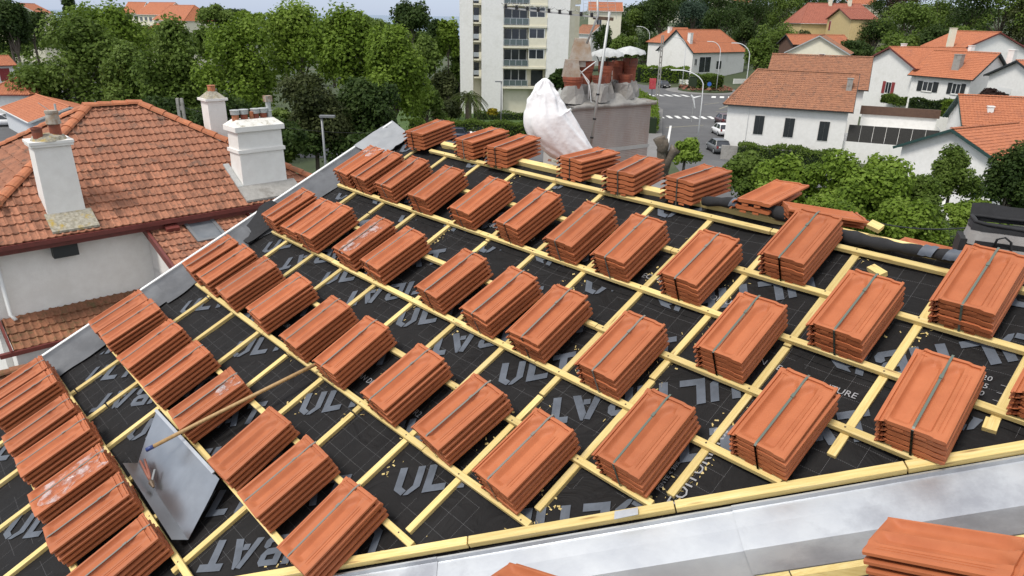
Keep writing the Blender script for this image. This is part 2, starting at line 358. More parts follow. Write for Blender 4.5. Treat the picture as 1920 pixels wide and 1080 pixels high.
# membrane sheets with the printed grid in the material
def membrane_mat():
    m = bpy.data.materials.new('black_membrane'); m.use_nodes = True; t = m.node_tree; L = t.links.new; p = t.nodes['Principled BSDF']
    uvn = nn(t, 'ShaderNodeUVMap'); sep = nn(t, 'ShaderNodeSeparateXYZ'); L(uvn.outputs[0], sep.inputs[0])
    def mth(op, a, b=None, c=None):
        n = nn(t, 'ShaderNodeMath', operation=op)
        for i, q in enumerate((a, b, c)):
            if q is None: continue
            if isinstance(q, (int, float)): n.inputs[i].default_value = q
            else: L(q, n.inputs[i])
        return n.outputs[0]
    def line(c, d, gap, phase, wid, dash, duty):
        a = mth('LESS_THAN', mth('FRACT', mth('ADD', mth('DIVIDE', c, gap), phase)), wid / gap)
        b = mth('LESS_THAN', mth('FRACT', mth('DIVIDE', d, dash)), duty)
        return mth('MULTIPLY', a, b)
    U, V = sep.outputs[0], sep.outputs[1]
    g1 = line(U, V, .105, .2, .0015, .0085, .62); g2 = line(V, U, .105, .55, .0015, .0085, .62)
    nz = nn(t, 'ShaderNodeTexNoise'); nz.inputs['Scale'].default_value = 2.2; nz.inputs['Detail'].default_value = 2; L(uvn.outputs[0], nz.inputs['Vector'])
    gg = mth('MULTIPLY', mth('MAXIMUM', g1, g2), mth('MULTIPLY', mth('GREATER_THAN', nz.outputs[0], .46), .34))
    n2 = nn(t, 'ShaderNodeTexNoise'); n2.inputs['Scale'].default_value = 6; n2.inputs['Detail'].default_value = 7; L(uvn.outputs[0], n2.inputs['Vector'])
    base = nn(t, 'ShaderNodeMix', data_type='RGBA'); L(n2.outputs[0], base.inputs[0]); base.inputs[6].default_value = (.006, .006, .0065, 1); base.inputs[7].default_value = (.016, .0145, .0145, 1)
    mx = nn(t, 'ShaderNodeMix', data_type='RGBA'); L(gg, mx.inputs[0]); L(base.outputs[2], mx.inputs[6]); mx.inputs[7].default_value = (.34, .34, .35, 1)
    L(mx.outputs[2], p.inputs['Base Color']); p.inputs['Roughness'].default_value = .7; p.inputs['Specular IOR Level'].default_value = .22
    n3 = nn(t, 'ShaderNodeTexNoise'); n3.inputs['Scale'].default_value = 260; L(uvn.outputs[0], n3.inputs['Vector'])
    b = nn(t, 'ShaderNodeBump'); b.inputs['Distance'].default_value = .0006; L(n3.outputs[0], b.inputs['Height'])
    n4 = nn(t, 'ShaderNodeTexNoise'); n4.inputs['Scale'].default_value = 4.5; n4.inputs['Detail'].default_value = 4; n4.inputs['Distortion'].default_value = 1.4; L(uvn.outputs[0], n4.inputs['Vector'])
    b4 = nn(t, 'ShaderNodeBump'); b4.inputs['Distance'].default_value = .03; L(n4.outputs[0], b4.inputs['Height']); L(b4.outputs[0], b.inputs['Normal']); L(b.outputs[0], p.inputs['Normal'])
    return m
MEMB = membrane_mat()
def mh(u, v, base):                            # sag and wrinkles of the sheet
    return base + .008 * fbm((u * 1.1, v * 1.1, 3), 1.9, 3) + .005 * math.cos(2 * math.pi * (u + .862) / .448) - .004
SHEETS = []
for i, (va, vb) in enumerate([(-3.1, -.62), (-.68, .78), (.72, 2.24), (2.18, 3.16)]):
    base = -.052 + .0035 * i if i < 3 else -.0415
    b = MB(); NU, NV = 150, max(12, int((vb - va) * 22))
    uvs = []
    def fn(s, t, va=va, vb=vb, base=base):
        v = va + (vb - va) * t; ur = min(uval(v) + .05, .6) if v > -2.2 else uval(-2.2); u = -5.93 + (ur + 5.93) * s
        uvs.append((u, v)); return RP(u, v, mh(u, v, base))
    b.grid(NU, NV, fn)
    o = b.build('membrane_sheet', MEMB, hs, smooth=True)
    ul = o.data.uv_layers.new(name='UVMap'); idx = np.zeros(len(o.data.loops), dtype=np.int32); o.data.loops.foreach_get('vertex_index', idx)
    ul.data.foreach_set('uv', np.array(uvs)[idx].ravel())
    SHEETS.append((o, va, vb, base))
def sheet_at(v):
    r = SHEETS[0]
    for s in SHEETS:
        if s[1] + .03 <= v: r = s
    return r
# big stencil lettering, cut into pieces as on the sheet
def _r(x0, y0, x1, y1): return [(x0, y0), (x1, y0), (x1, y1), (x0, y1)]
GL = {
 'U': [[(0, 1), (0, .22), (.24, .3), (.24, 1)], [(0, .22), (.30, 0), (.42, .16), (.24, .3)], [(.36, 0), (.52, 0), (.84, .26), (.60, .32), (.46, .17)], [(.60, .32), (.84, .26), (.84, 1), (.60, 1)]],
 'L': [_r(0, 0, .26, 1), _r(.26, 0, .74, .24)],
 'T': [_r(0, .76, .80, 1), _r(.27, 0, .53, .76)],
 'I': [_r(.02, 0, .27, 1)],
 'B': [_r(0, 0, .24, 1), [(.24, .80), (.52, .80), (.74, .86), (.62, 1), (.24, 1)], [(.52, .64), (.74, .62), (.74, .86), (.52, .80)], [(.24, .42), (.60, .42), (.74, .62), (.52, .64), (.24, .62)], [(.54, .36), (.66, .42), (.78, .34), (.78, .14), (.54, .22)], [(.24, 0), (.66, 0), (.78, .14), (.54, .22), (.24, .22)]],
 'A': [[(0, 0), (.25, 0), (.55, .94), (.36, 1)], [(.58, 1), (.66, .98), (.98, 0), (.72, 0), (.50, .72)], _r(.40, .18, .62, .38)],
}
GWID = {'U': .98, 'L': .82, 'T': .92, 'I': .40, 'B': .92, 'A': 1.06, 'K': 1.0}
def word(txt, u0, v0, ang, hgt, name='lettering'):
    """stencil word printed flat on the sheet; parts past the valley or under another sheet are cut away"""
    sh, va, vb, base = sheet_at(v0); b = MB(); x0 = 0.
    ca, sa = math.cos(ang), math.sin(ang)
    nxt = [s for s in SHEETS if s[1] > va]
    vmax = min(vb, nxt[0][1]) if nxt else vb - .05
    bm = bmesh.new()
    for ch in txt:
        for poly in GL[ch]:
            pts = []
            for x, y in poly:
                px, py = (x + x0 + y * .10) * hgt, y * hgt
                pts.append((u0 + px * ca - py * sa, v0 + px * sa + py * ca))
            try: bm.faces.new([bm.verts.new((p[0], p[1], 0)) for p in pts])
            except ValueError: pass
        x0 += GWID[ch]
    for co, no in (((0, vmax, 0), (0, 1, 0)), ((0, va + .01, 0), (0, -1, 0)), ((uval(0) + .02, 0, 0), (1, -1.012, 0)), ((-5.64, 0, 0), (-1, 0, 0))):
        bmesh.ops.bisect_plane(bm, geom=bm.verts[:] + bm.edges[:] + bm.faces[:], plane_co=co, plane_no=no, clear_outer=True)
    bmesh.ops.triangulate(bm, faces=bm.faces[:])
    bmesh.ops.subdivide_edges(bm, edges=bm.edges[:], cuts=2, use_grid_fill=True)
    if not bm.faces: bm.free(); return
    bm.verts.index_update()
    b.add([RP(v.co.x, v.co.y, mh(v.co.x, v.co.y, base) + .0065) for v in bm.verts], [tuple(x.index for x in f.verts) for f in bm.faces]); bm.free()
    a = np.array(b.v)
    fixed = []
    for f in b.f:
        p = [Vector(b.v[i]) for i in f]
        fixed.append(f if (p[1] - p[0]).cross(p[2] - p[0]).dot(BN) > 0 else f[::-1])
    b.f = fixed
    b.build(name, PRINT, sh, kind='stuff')
W = 'ULTIBAT'; LH = .165
for m_ in range(-5, 5):
    for k in range(-6, 12):
        u_, v_ = -5.42 + .99 * k + .958 * m_, .46 + .803 * m_
        if -6.2 < u_ < uval(v_) + .05 and -2 < v_ < 3.1: word(W, u_, v_, R(40), LH)
        u_, v_ = u_ + 1.06, v_ + .69
        if -5.6 < u_ < uval(v_ - .6) + .5 and -2 < v_ < 3.1: word(W, u_, v_, R(220), LH)
# small lettering
def small(txt, u, v, ang, size):
    sh, va, vb, base = sheet_at(v)
    c = bpy.data.curves.new('t', 'FONT'); c.body = txt; c.size = size; c.resolution_u = 2
    o = bpy.data.objects.new('t', c); me = bpy.data.meshes.new_from_object(o)
    bpy.data.objects.remove(o); bpy.data.curves.remove(c)
    b = MB(); ca, sa = math.cos(ang), math.sin(ang)
    pts = [(u + q.co.x * ca - q.co.y * sa, v + q.co.x * sa + q.co.y * ca) for q in me.vertices]
    lim = [p[0] < uval(p[1]) - .01 for p in pts]
    b.add([RP(p[0], p[1], mh(p[0], p[1], base) + .0065) for p in pts], [tuple(f.vertices) for f in me.polygons if all(lim[i] for i in f.vertices)])
    bpy.data.meshes.remove(me)
    if b.f: b.build('small_lettering', PRINTS, sh, kind='stuff')
TX = 'ECRAN DE SOUS TOITURE R2'
for u in (-5.2, -3.95, -2.30): small(TX, u, 2.345, 0, .055)
for u in (-4.9, -3.45): small(TX, u, .865, 0, .055)
small('SOUS TOITURE R2', -4.03, 1.06, 0, .05)
small('TOITURE R2', -1.245, 1.16, R(94), .085)
small('ECRAN DE SOUS TOITURE', -1.5, 2.05, R(0), .05)
small('RECOUVREMENT', -1.02, 1.72, R(92), .028)
small('ECRAN DE SOUS TOITURE R2', -4.42, -1.58, R(-88), .085)
small('PENTE < 30%', -1.36, 1.2, R(92), .03)
for k, s in enumerate(('20', '15', '10')): small(s, -.535, 2.395 - .046 * k, 0, .04); small('_', -.46, 2.395 - .046 * k, 0, .04)
for k, s in enumerate(('20', '15', '10')): small(s, -4.2, -1.36 - .05 * k, R(180), .045)

# battens and counter-battens: every stick is a part of the roof
BW, BH, CW, CH = .034, .026, .037, .026
def stick(u0, v0, u1, v1, h, wid, hei, name='batten', par=hs, m=WOOD):
    a, b = RP(u0, v0, h), RP(u1, v1, h); d = (b - a); ln = d.length; d.normalize(); s = BN.cross(d).normalized()
    me = MB().box((-.0, -wid / 2, 0), (ln, 0, 0), (0, wid, 0), (0, 0, hei)).mesh(name, m)
    bmm = bmesh.new(); bmm.from_mesh(me); bmesh.ops.bevel(bmm, geom=bmm.edges[:], offset=.002, segments=1, affect='EDGES'); bmm.to_mesh(me); bmm.free()
    mw = Matrix((d, s, d.cross(s))).transposed().to_4x4(); mw.translation = a
    return place(name, me, mw, par)
def VB(k): return V0 - k * GA - .0036 * max(0, k - 4) ** 2
for k in range(0, 14):
    v = VB(k); ur = min(uval(v) - .035, .1) if k else -.30
    ul = -5.12 if k == 0 else -5.62 + jit(.03)
    cuts = sorted([ul, ur] + [c for c in (random.uniform(-4.6, -3.6), random.uniform(-2.6, -1.4)) if ul + .5 < c < ur - .5])
    if ur < ul + .3: continue
    for a, b in zip(cuts[:-1], cuts[1:]): stick(a + .002, v + jit(.004), b - .002, v + jit(.004), -BH, BW, BH)
CU = [-.862 - .4475 * i for i in range(11)]
for i, u in enumerate(CU):
    vb = max(vval(u) + random.uniform(.08, .2), -2.6); vt = V0 + .05
    cuts = [vb]
    while cuts[-1] + 1.35 < vt: cuts.append(cuts[-1] + random.uniform(.85, 1.25))
    cuts.append(vt)
    for a, b in zip(cuts[:-1], cuts[1:]):
        stick(u + jit(.007), a + .006, u + jit(.007), b - .004, -BH - CH - .001, CW, CH, 'counter_batten')
nm_ = MB().lathe((0, 0, 0), [(.0045, 0), (.0045, .0015), (.001, .002)], 8).mesh('nail', IRON)
for k in range(0, 11):
    for u in CU:
        if u < uval(VB(k)) - .06: place('nail', nm_, RM(u + jit(.008), VB(k) + jit(.008), .0), hs)
stick(-.42, 2.14, -.42, V0 + .04, -BH - CH - .001, CW, CH, 'counter_batten')
# valley board and zinc valley
pts = [-2.75, -1.9, -1.25, -.6, .1]
for a, b in zip([-4.4] + pts[:-1], pts): stick(a + .002, vval(a + .002), b - .002, vval(b - .002), -.034, .04, .034, 'valley_board')
stick(-5.1, V0 + .14, -.9, V0 + .135, -.05, .05, .045, 'ridge_board')
F0, F1 = RP(-1.104, .991, -.054), RP(-.22, 1.873, -.054); FD = (F1 - F0).normalized()
N2 = HH.cross(FD).normalized(); N2 = N2 if N2.z > 0 else -N2
UP2 = N2.cross(HH); UP2 = UP2 if UP2.z > 0 else -UP2
def WP(a, c, h=0.): return F0 + UP2 * a + HH * c + N2 * h            # the wing's slope
def fold(t): return F0 + FD * t
def onmain(t, off, h=0.):                     # off to the main slope from the fold line
    d = BN.cross(FD).normalized()
    d = d if d.dot(BV) > 0 or d.dot(BU) < 0 else -d
    return fold(t) + d * off + BN * h
dm = BN.cross(FD).normalized(); dm = dm if dm.dot(BU) < 0 else -dm
dw = N2.cross(FD).normalized(); dw = dw if dw.dot(BU) > 0 else -dw
seams = [-3.6, -2.35, -1.05, .28, 1.6, 2.6]
for si, (a, b) in enumerate(zip(seams[:-1], seams[1:])):
    vz = MB(); lift = .004 * (si % 2)
    def zf(s, t, a=a, b=b, lift=lift):
        x = a - .04 + (b - a + .04) * s; k = t * 9
        P_ = [(dm, BN, .196, .004), (dm, BN, .192, .022), (dm, BN, .184, .022), (dm, BN, .178, .004), (dm, BN, .10, .003), (dm, BN, .0, .004), (dw, N2, .03, .003), (dw, N2, .15, .003), (dw, N2, .225, .006), (dw, N2, .228, .026)]
        d, n_, o_, h_ = P_[int(round(k))]
        return fold(x) + d * o_ + n_ * (h_ + lift + .0015 * fbm((x * 2, o_ * 3, si), 1.5, 2))
    vz.grid(16, 9, zf)
    vz.build('zinc_valley', ZINCN, hs)
stickw = lambda a, b, wid, hei, nm: MB().bar(a, b, wid, hei, N2).build(nm, WOOD, hs)
wl = lambda t: fold(t) + dw * .255 + N2 * .012
for a, b in ((-3.4, -1.2), (-1.195, .36), (.365, 2.4)): stickw(wl(a), wl(b), .04, .034, 'valley_board')
slab([WP(-1.6, -3.5, -.06), WP(-1.6, -1.0, -.06)[:], WP(0, .0, -.06), WP(1.15, 1.08, -.06), WP(3.2, 1.08, -.06), WP(3.2, -3.5, -.06)], N2, .06).build('wing_deck', WOOD, hs)
slab([fold(-3) + dw * .2 - N2 * .004, fold(2) + dw * .2 - N2 * .004, WP(3.1, 1.05, -.05), WP(3.1, -3.4, -.05), WP(-1, -3.4, -.05)], N2, .008).build('wing_membrane', BAGB, hs)
for k in range(6):
    a = .72 + k * .37; c1 = a * .95 - .25
    MB().bar(WP(a, -3, .0), WP(a, c1, .0), .038, .026, N2).build('batten', WOOD, hs)
for c in (-2.2, -1.75, -1.3, -.85, -.4, .05, .42):
    MB().bar(WP(max(.42, c * 1.05 + .42), c, -.027), WP(3, c, -.027), .04, .026, N2).build('counter_batten', WOOD, hs)
# verge flashing: lead-grey sheets laid over the left edge, dressed over a white lip
vs = [-2.3, -.6, .52, 1.42, 2.28, 3.12]
for i, (a, b) in enumerate(zip(vs[:-1], vs[1:])):
    z = MB(); crum = .002 if i < 3 else .010
    def ff(s, t, a=a, b=b, crum=crum, i=i):
        v = a - .04 + (b - a + .04) * s
        us = [-5.70, -5.76, -5.82, -5.88, -5.935, -5.985, -5.99]; h_ = [-.040, -.030, -.012, .006, .022, .036, .010]
        k = int(round(t * 6)); w_ = .05 * fbm((v * 1.3, 0, i), 2, 2) if k == 0 else 0
        return RP(us[k] + w_ + (.05 if k == 0 and i > 2 else 0), v, h_[k] + .003 * (i % 2) + crum * fbm((v * 2.2, us[k] * 4, i * 3), 2.0, 3) * (k < 5))
    z.grid(26, 6, ff, flip=True).build('verge_flashing', LEAD, hs, smooth=True)
stick(-6.005, -2.3, -6.005, 3.2, -.03, .03, .075, 'verge_board', m=FRAMEW)
# small flap of membrane standing at the verge
fm = MB()
fm.grid(8, 5, lambda s, t: RP(-5.93 + .25 * t, 1.28 + .5 * s, -.01 + .12 * (1 - t) * ss(0, .8, s) * (1 - ss(.85, 1, s)) + .015 * fbm((s * 3, t * 2, 5), 1.5, 2)))
fm.build('membrane_flap', BAGB, hs, smooth=True)
# ridge roof end cap at the far verge corner
rf = MB(); rf.grid(10, 10, lambda s, t: RP(-6.02 + .42 * s, 2.72 + .5 * t - .1 * s * t, .05 - .06 * s + .018 * fbm((s * 2.5, t * 2.5, 2), 1.6, 3)))
rf.build('ridge_flashing', mat('dull_zinc', (.34, .35, .36), (.27, .28, .29), rough=.5, metal=.35, scale=6), hs, smooth=True)

# shavings
sh = MB()
for i in range(1500):
    u = random.choice(CU[:8]) + random.choice((1, 1, 1, -1)) * abs(random.gauss(.045, .022)) ; v = random.uniform(-.2, V0)
    if fbm((u * 2, v * 2, 9), 1.3, 2) < -.02 or u > uval(v) - .06: continue
    p = RP(u, v, mh(u, v, sheet_at(v)[3]) + .005); l = random.uniform(.003, .010); a = jit(3.1)
    x = BU * math.cos(a) + BV * math.sin(a); y = BN.cross(x) * random.uniform(.2, .5) + BN * jit(.3)
    sh.add([p - x * l - y * l, p + x * l - y * l, p + x * l + y * l, p - x * l + y * l], [(0, 1, 2, 3)])
sh.build('wood_shavings', WOOD, None, label='pale wood shavings scattered along the counter battens', cat='shavings', kind='stuff')

# ------------------------------------------------------------ the new tile and its strapped bundles
TW, TL, TP = .258, .432, .0320                # width, length, stacking pitch
def sm(a, b, x):
    t = min(1., max(0., (x - a) / (b - a))); return t * t * (3 - 2 * t)
def tile_z(x, y):
    top = .024
    if x < .036:                              # interlock flange with two grooves
        z = .006 + .007 * (abs(x - .012) < .0035) + .007 * (abs(x - .026) < .0035)
        if y > TL - .03: z = .012
        return z
    z = top + .007 * (1 - sm(.203, .214, x))
    if x > .246: return top - .005 * sm(.249, .258, x)
    # two pans with a low roll between them
    def pan(c, hw, dep, x):
        d = abs(x - c) / hw
        return dep * (1 - sm(.55, 1.0, d))
    head = 1 - sm(.345, .385, y + .02 * math.cos((x - .05) * 2 * math.pi / .085))
    tail = sm(.008, .045, y)
    z -= (pan(.086, .044, .024, x) + pan(.168, .038, .024, x)) * head * tail
    if .205 < x < .246 and .03 < y < .36 and (abs(x - .218) < .0022 or abs(x - .232) < .0022): z -= .0022
    if y > .385:                              # head rims
        z -= .008
        if .412 < y < .424 or (y < .398): z += .008
        if x < .06: z += .003
    if abs(x - .042) < .004: z += .003
    return z
def tile_mesh():
    xs = [0, .008, .0085, .0155, .016, .022, .0225, .0295, .030, .0358, .0362, .041, .046, .050, .056, .064, .076, .088, .100, .112, .120, .127, .130, .133, .140, .150, .160, .170, .180, .190, .200, .2079, .2155, .2161, .2199, .2205, .2295, .2301, .2339, .2345, .244, .249, .253, TW]
    ys = [0, .006, .012, .02, .03, .045, .10, .20, .30, .335, .35, .36, .37, .38, .3849, .386, .3979, .3985, .4119, .4125, .4238, .4244, TL]
    b = MB(); nx, ny = len(xs), len(ys)
    for y in ys:
        for x in xs: b.v.append((x, y, tile_z(x, y)))
    for j in range(ny - 1):
        for i in range(nx - 1): a = j * nx + i; b.f.append((a, a + 1, a + nx + 1, a + nx))
    # underside from a few columns, then the rim between
    us = [0, .036, .05, .088, .13, .17, .21, .246, TW]; k = len(b.v)
    def uz(x, y):
        if x == 0: return -.004
        if x >= TW: return .009
        return tile_z(x, .2 if y > 0 else 0) - (.011 if y > 0 else .0215 if .04 < x < .25 else .011)
    for y in (0, TL):
        for x in us: b.v.append((x, y, uz(x, y)))
    m = len(us)
    for i in range(m - 1): b.f.append((k + i, k + m + i, k + m + i + 1, k + i + 1))
    # tail and head faces, sides
    b.f.append(tuple([k + i for i in range(m)] + [i for i in range(nx - 1, -1, -1)]))
    b.f.append(tuple([k + m + i for i in range(m - 1, -1, -1)] + [(ny - 1) * nx + i for i in range(nx)]))
    b.f.append(tuple([j * nx for j in range(ny)] + [k + m, k]))
    b.f.append(tuple([j * nx + nx - 1 for j in range(ny - 1, -1, -1)] + [k + m - 1, k + 2 * m - 1]))
    # two drips under the tail
    for c in (.088, .17): b.cbox((c, .004, -.004), .04, .008, .012)
    me = b.mesh('roof_tile', TERRA); me.update()
    bm = bmesh.new(); bm.from_mesh(me); bmesh.ops.recalc_face_normals(bm, faces=bm.faces[:]); bm.to_mesh(me); bm.free()
    try:
        me.polygons.foreach_set('use_smooth', [True] * len(me.polygons)); me.set_sharp_from_angle(angle=R(32))
    except Exception: pass
    return me
TILE = tile_mesh()
def strap_mesh(n, m):
    H = (n - 1) * TP + .031; wd = .010; x = .128
    path = [(-.004, -.012), (-.004, H - .002), (.012, H + .003), (.06, H + .0015), (.34, H + .0015), (.40, H + .004), (TL + .004, H - .002), (TL + .004, -.012)]
    b = MB()
    for y, z in path: b.v += [(x - wd / 2, y, z), (x + wd / 2, y, z), (x - wd / 2, y, z - .0015), (x + wd / 2, y, z - .0015)]
    for i in range(len(path) - 1):
        k = 4 * i; b.f += [(k, k + 1, k + 5, k + 4), (k + 2, k + 6, k + 7, k + 3)]
    b.cbox((x, .30, H + .003), wd + .004, .022, .003)
    return b.mesh('strap', m)
FILM = None
def film_mat():
    m = bpy.data.materials.new('clear_film'); m.use_nodes = True; t = m.node_tree; L = t.links.new
    out = t.nodes['Material Output']; t.nodes.remove(t.nodes['Principled BSDF'])
    tr = nn(t, 'ShaderNodeBsdfTransparent'); gl = nn(t, 'ShaderNodeBsdfGlossy'); gl.inputs['Roughness'].default_value = .22
    df = nn(t, 'ShaderNodeBsdfDiffuse'); df.inputs[0].default_value = (.8, .8, .8, 1)
    m1 = nn(t, 'ShaderNodeMixShader'); m1.inputs[0].default_value = .55; L(gl.outputs[0], m1.inputs[1]); L(df.outputs[0], m1.inputs[2])
    nz = nn(t, 'ShaderNodeTexNoise'); nz.inputs['Scale'].default_value = 22; nz.inputs['Detail'].default_value = 4
    tc = nn(t, 'ShaderNodeTexCoord'); L(tc.outputs['Object'], nz.inputs['Vector'])
    mr = nn(t, 'ShaderNodeMapRange'); mr.inputs[1].default_value = .46; mr.inputs[2].default_value = .68; mr.inputs[3].default_value = .03; mr.inputs[4].default_value = .5; L(nz.outputs[0], mr.inputs[0])
    mx = nn(t, 'ShaderNodeMixShader'); L(mr.outputs[0], mx.inputs[0]); L(tr.outputs[0], mx.inputs[1]); L(m1.outputs[0], mx.inputs[2]); L(mx.outputs[0], out.inputs[0])
    return m
FILM = film_mat()
STR = {(n, g): strap_mesh(n, STRAPG if g else STRAP) for n in (4, 5, 6) for g in (0, 1)}
def bundle(mw, n=5, strap=True, green=False, film=None, label=''):
    t = thing('tile_bundle', label, 'tile bundle', None, 'bundles of new tiles set out over the roof', mw)
    for k in range(n):
        sl = random.random() < .18; j = Matrix.Translation((jit(.007 if sl else .0025), jit(.010 if sl else .003), k * TP)) @ Matrix.Rotation(R(jit(1.3 if sl else .35)), 4, 'Z')
        place('tile', TILE, mw @ j, t)
    if strap: place('strap', STR[(n, int(green))], mw @ Matrix.Translation((jit(.012), 0, 0)), t)
    if film:
        a, b, c, d = film; H = (n - 1) * TP + .034; f = MB()
        f.grid(14, 18, lambda s, q: (a + (b - a) * s + .02 * math.sin(q * 9) * (s > .5), c + (d - c) * q + .03 * math.sin(s * 7), H - .008 + .008 * abs(fbm((s * 4, q * 6, a * 50), 1.6, 3))))
        place('film', f.mesh('film', FILM, True), mw, t)
    return t
ORD = ['first', 'second', 'third', 'fourth', 'fifth', 'sixth', 'seventh', 'eighth', 'ninth', 'tenth', 'eleventh', 'twelfth']
# right edge of each bundle's tail (metres along the batten from the camera's foot), batten, heading, tiles
ROWS = {
 1: [(-1.43, .0, 5), (-.573, .0, 5)],
 2: [(-5.414, 2, 5), (-5.121, 2, 5), (-4.734, 0, 5), (-4.253, -1, 5), (-3.723, 1, 5), (-3.225, 3, 5), (-2.732, 1, 5), (-2.323, 0, 5), (-1.834, 1, 5), (-.967, .5, 5)],
 3: [(-1.354, -1, 5), (-.491, -2, 5)],
 4: [(-5.48, 3, 5), (-5.146, 0, 4), (-4.831, -1, 5), (-4.273, 1, 5), (-3.894, 3, 5), (-3.219, 3, 5), (-2.753, 3, 5), (-2.33, -1, 5), (-1.814, 0, 5), (-.942, 1, 5)],
 5: [(-1.38, -1, 5)],
 6: [(-5.554, 4, 5), (-5.225, 3, 5), (-4.836, 4, 5), (-4.317, 4, 5), (-3.758, 1, 5), (-3.30, -1, 5), (-2.764, 2, 5), (-2.288, 4, 5), (-1.808, 2, 5)],
 8: [(-5.622, 3, 5), (-5.349, 3, 5), (-4.839, -2, 5), (-4.358, 0, 5), (-3.847, 4, 5), (-3.239, -2, 4), (-2.811, 2, 5), (-2.321, -3, 5)],
 10: [(-5.61, 2, 5), (-5.33, 2, 5), (-4.85, 1, 5), (-4.51, 3, 5), (-4.06, 3, 5), (-3.68, 4, 5), (-3.20, 1, 5)],
}
FILMS = {(2, 0): (.05, .24, .30, .43), (4, 3): (.10, .22, .02, .36), (8, 4): (.12, .23, .28, .40), (10, 4): (.07, .25, .06, .42)}
for row, L_ in ROWS.items():
    for i, (u, a, n) in enumerate(L_):
        v = VB(row) - .006 + jit(.006)
        mw = RM(u * .987, v, .001, R(a)) @ Matrix.Translation((-TW, 0, .004))
        nostrap = (row, i) == (8, 5)
        lab = f'{"unstrapped stack" if nostrap else "strapped bundle"} of terracotta tiles on {ORD[row-1]} batten below ridge batten, {ORD[i]} from verge'
        bundle(mw, n, not nostrap, u > -1.6, FILMS.get((row, i)), lab)
# bundles lying level across the ridge
for i, (u, v, pit, yaw) in enumerate([(-5.133, 2.931, 9, -9), (-4.469, 2.954, 8, -1), (-4.047, 2.947, 7, -6), (-3.292, 2.988, 3, 1), (-2.802, 2.968, 6, -8), (-2.359, 3.0, 4, 2)]):
    base = RP(u, v, .014)
    d = HH * math.cos(R(pit)) + Vector((0, 0, math.sin(R(pit)))); n_ = BU.cross(d)
    mw = Matrix((BU, d, n_)).transposed().to_4x4(); mw.translation = base
    mw = mw @ Matrix.Rotation(R(-yaw), 4, 'Z') @ Matrix.Translation((-TW, .0, 0))
    bundle(mw, 5, True, False, None, f'strapped bundle of terracotta tiles lying across the ridge, {ORD[i]} from verge')
# partly seen bundle at the bag end and two on the wing's slope
a = uvh(1890, 765, .02)
bundle(RM(a[0], a[1] - .02, .001, R(0)) @ Matrix.Translation((0, 0, .004)), 5, True, True, None, 'strapped bundle of terracotta tiles on second batten below ridge batten, nearest the bag')
wm = Matrix((-HH, UP2, N2)).transposed().to_4x4()
m1 = wm.copy(); m1.translation = WP(.725, .10, .027); m1 = m1 @ Matrix.Translation((-.185, .0, .0)) @ Matrix.Rotation(R(-1), 4, 'Z')
bundle(m1, 5, False, True, None, 'unstrapped stack of terracotta tiles on the wing slope above the zinc valley')
m2 = wm.copy(); m2.translation = WP(-.44, -.62, .035)
bundle(m2 @ Matrix.Translation((-.16, 0, 0)) , 4, False, False, None, 'terracotta tile stack on the wing slope, low beside the zinc valley')
# loose tiles near the ridge
def loose(u, v, h, yaw, pit, rol, label, flip=False, base=None):
    base = base or RP(u, v, h); d = HH * math.cos(R(pit)) + Vector((0, 0, math.sin(R(pit)))); n_ = BU.cross(d)
    mw = Matrix((BU, d, n_)).transposed().to_4x4(); mw.translation = base
    mw = mw @ Matrix.Rotation(R(-yaw), 4, 'Z') @ Matrix.Rotation(R(rol), 4, 'Y')
    if flip: mw = mw @ Matrix.Translation((TW, 0, .03)) @ Matrix.Rotation(math.pi, 4, 'Y')
    place('loose_tile', TILE, mw, None, label, 'roof tile', 'loose tiles left along the ridge')
loose(-2.10, 3.05, .075, 3, 8, -4, 'loose terracotta tile, upper of a leaning pair by the membrane roll')
loose(-2.11, 3.03, .04, -2, 7, -1, 'loose terracotta tile, lower of a leaning pair by the membrane roll')
a = uvh(1478, 398, .0)
for k in range(3): loose(a[0] - .1 + .02 * k, a[1] + .02, -.03 + .026 * k, 46 + 4 * k, -10, 3, f'loose terracotta tile, {["bottom","middle","top"][k]} of the pile behind the leaning pair')
for k in range(2): loose(0, 0, 0, 90 + 3 * k, -4, 4 + k, f'loose terracotta tile, {["lower","upper"][k]} of two lying beside the tool bag', base=aty(1700, 462 - 10 * k, 3.85))
# broken old ridge tile and mortar by the wrapped flue
def rubble(u, v, s, k, m, label):
    b = MB(); p = RP(u, v, .02)
    b.lathe(p, [(s * .9, 0), (s, s * .25), (s * .6, s * .6)], 7)
    b.v = [(x + jit(s * .3), y + jit(s * .3), z + jit(s * .15)) for x, y, z in b.v]
    b.build('mortar_lump', m, None, label=label, cat='rubble', group='broken mortar on the ridge')
for k in range(5): rubble(-3.75 + .055 * k, 3.16 + jit(.03), random.uniform(.02, .04), k, (OLDT, LICHEN)[k % 2], f'{["red", "pale"][k % 2]} lump of broken ridge mortar, {ORD[k]} along the row towards the wrapped flue')
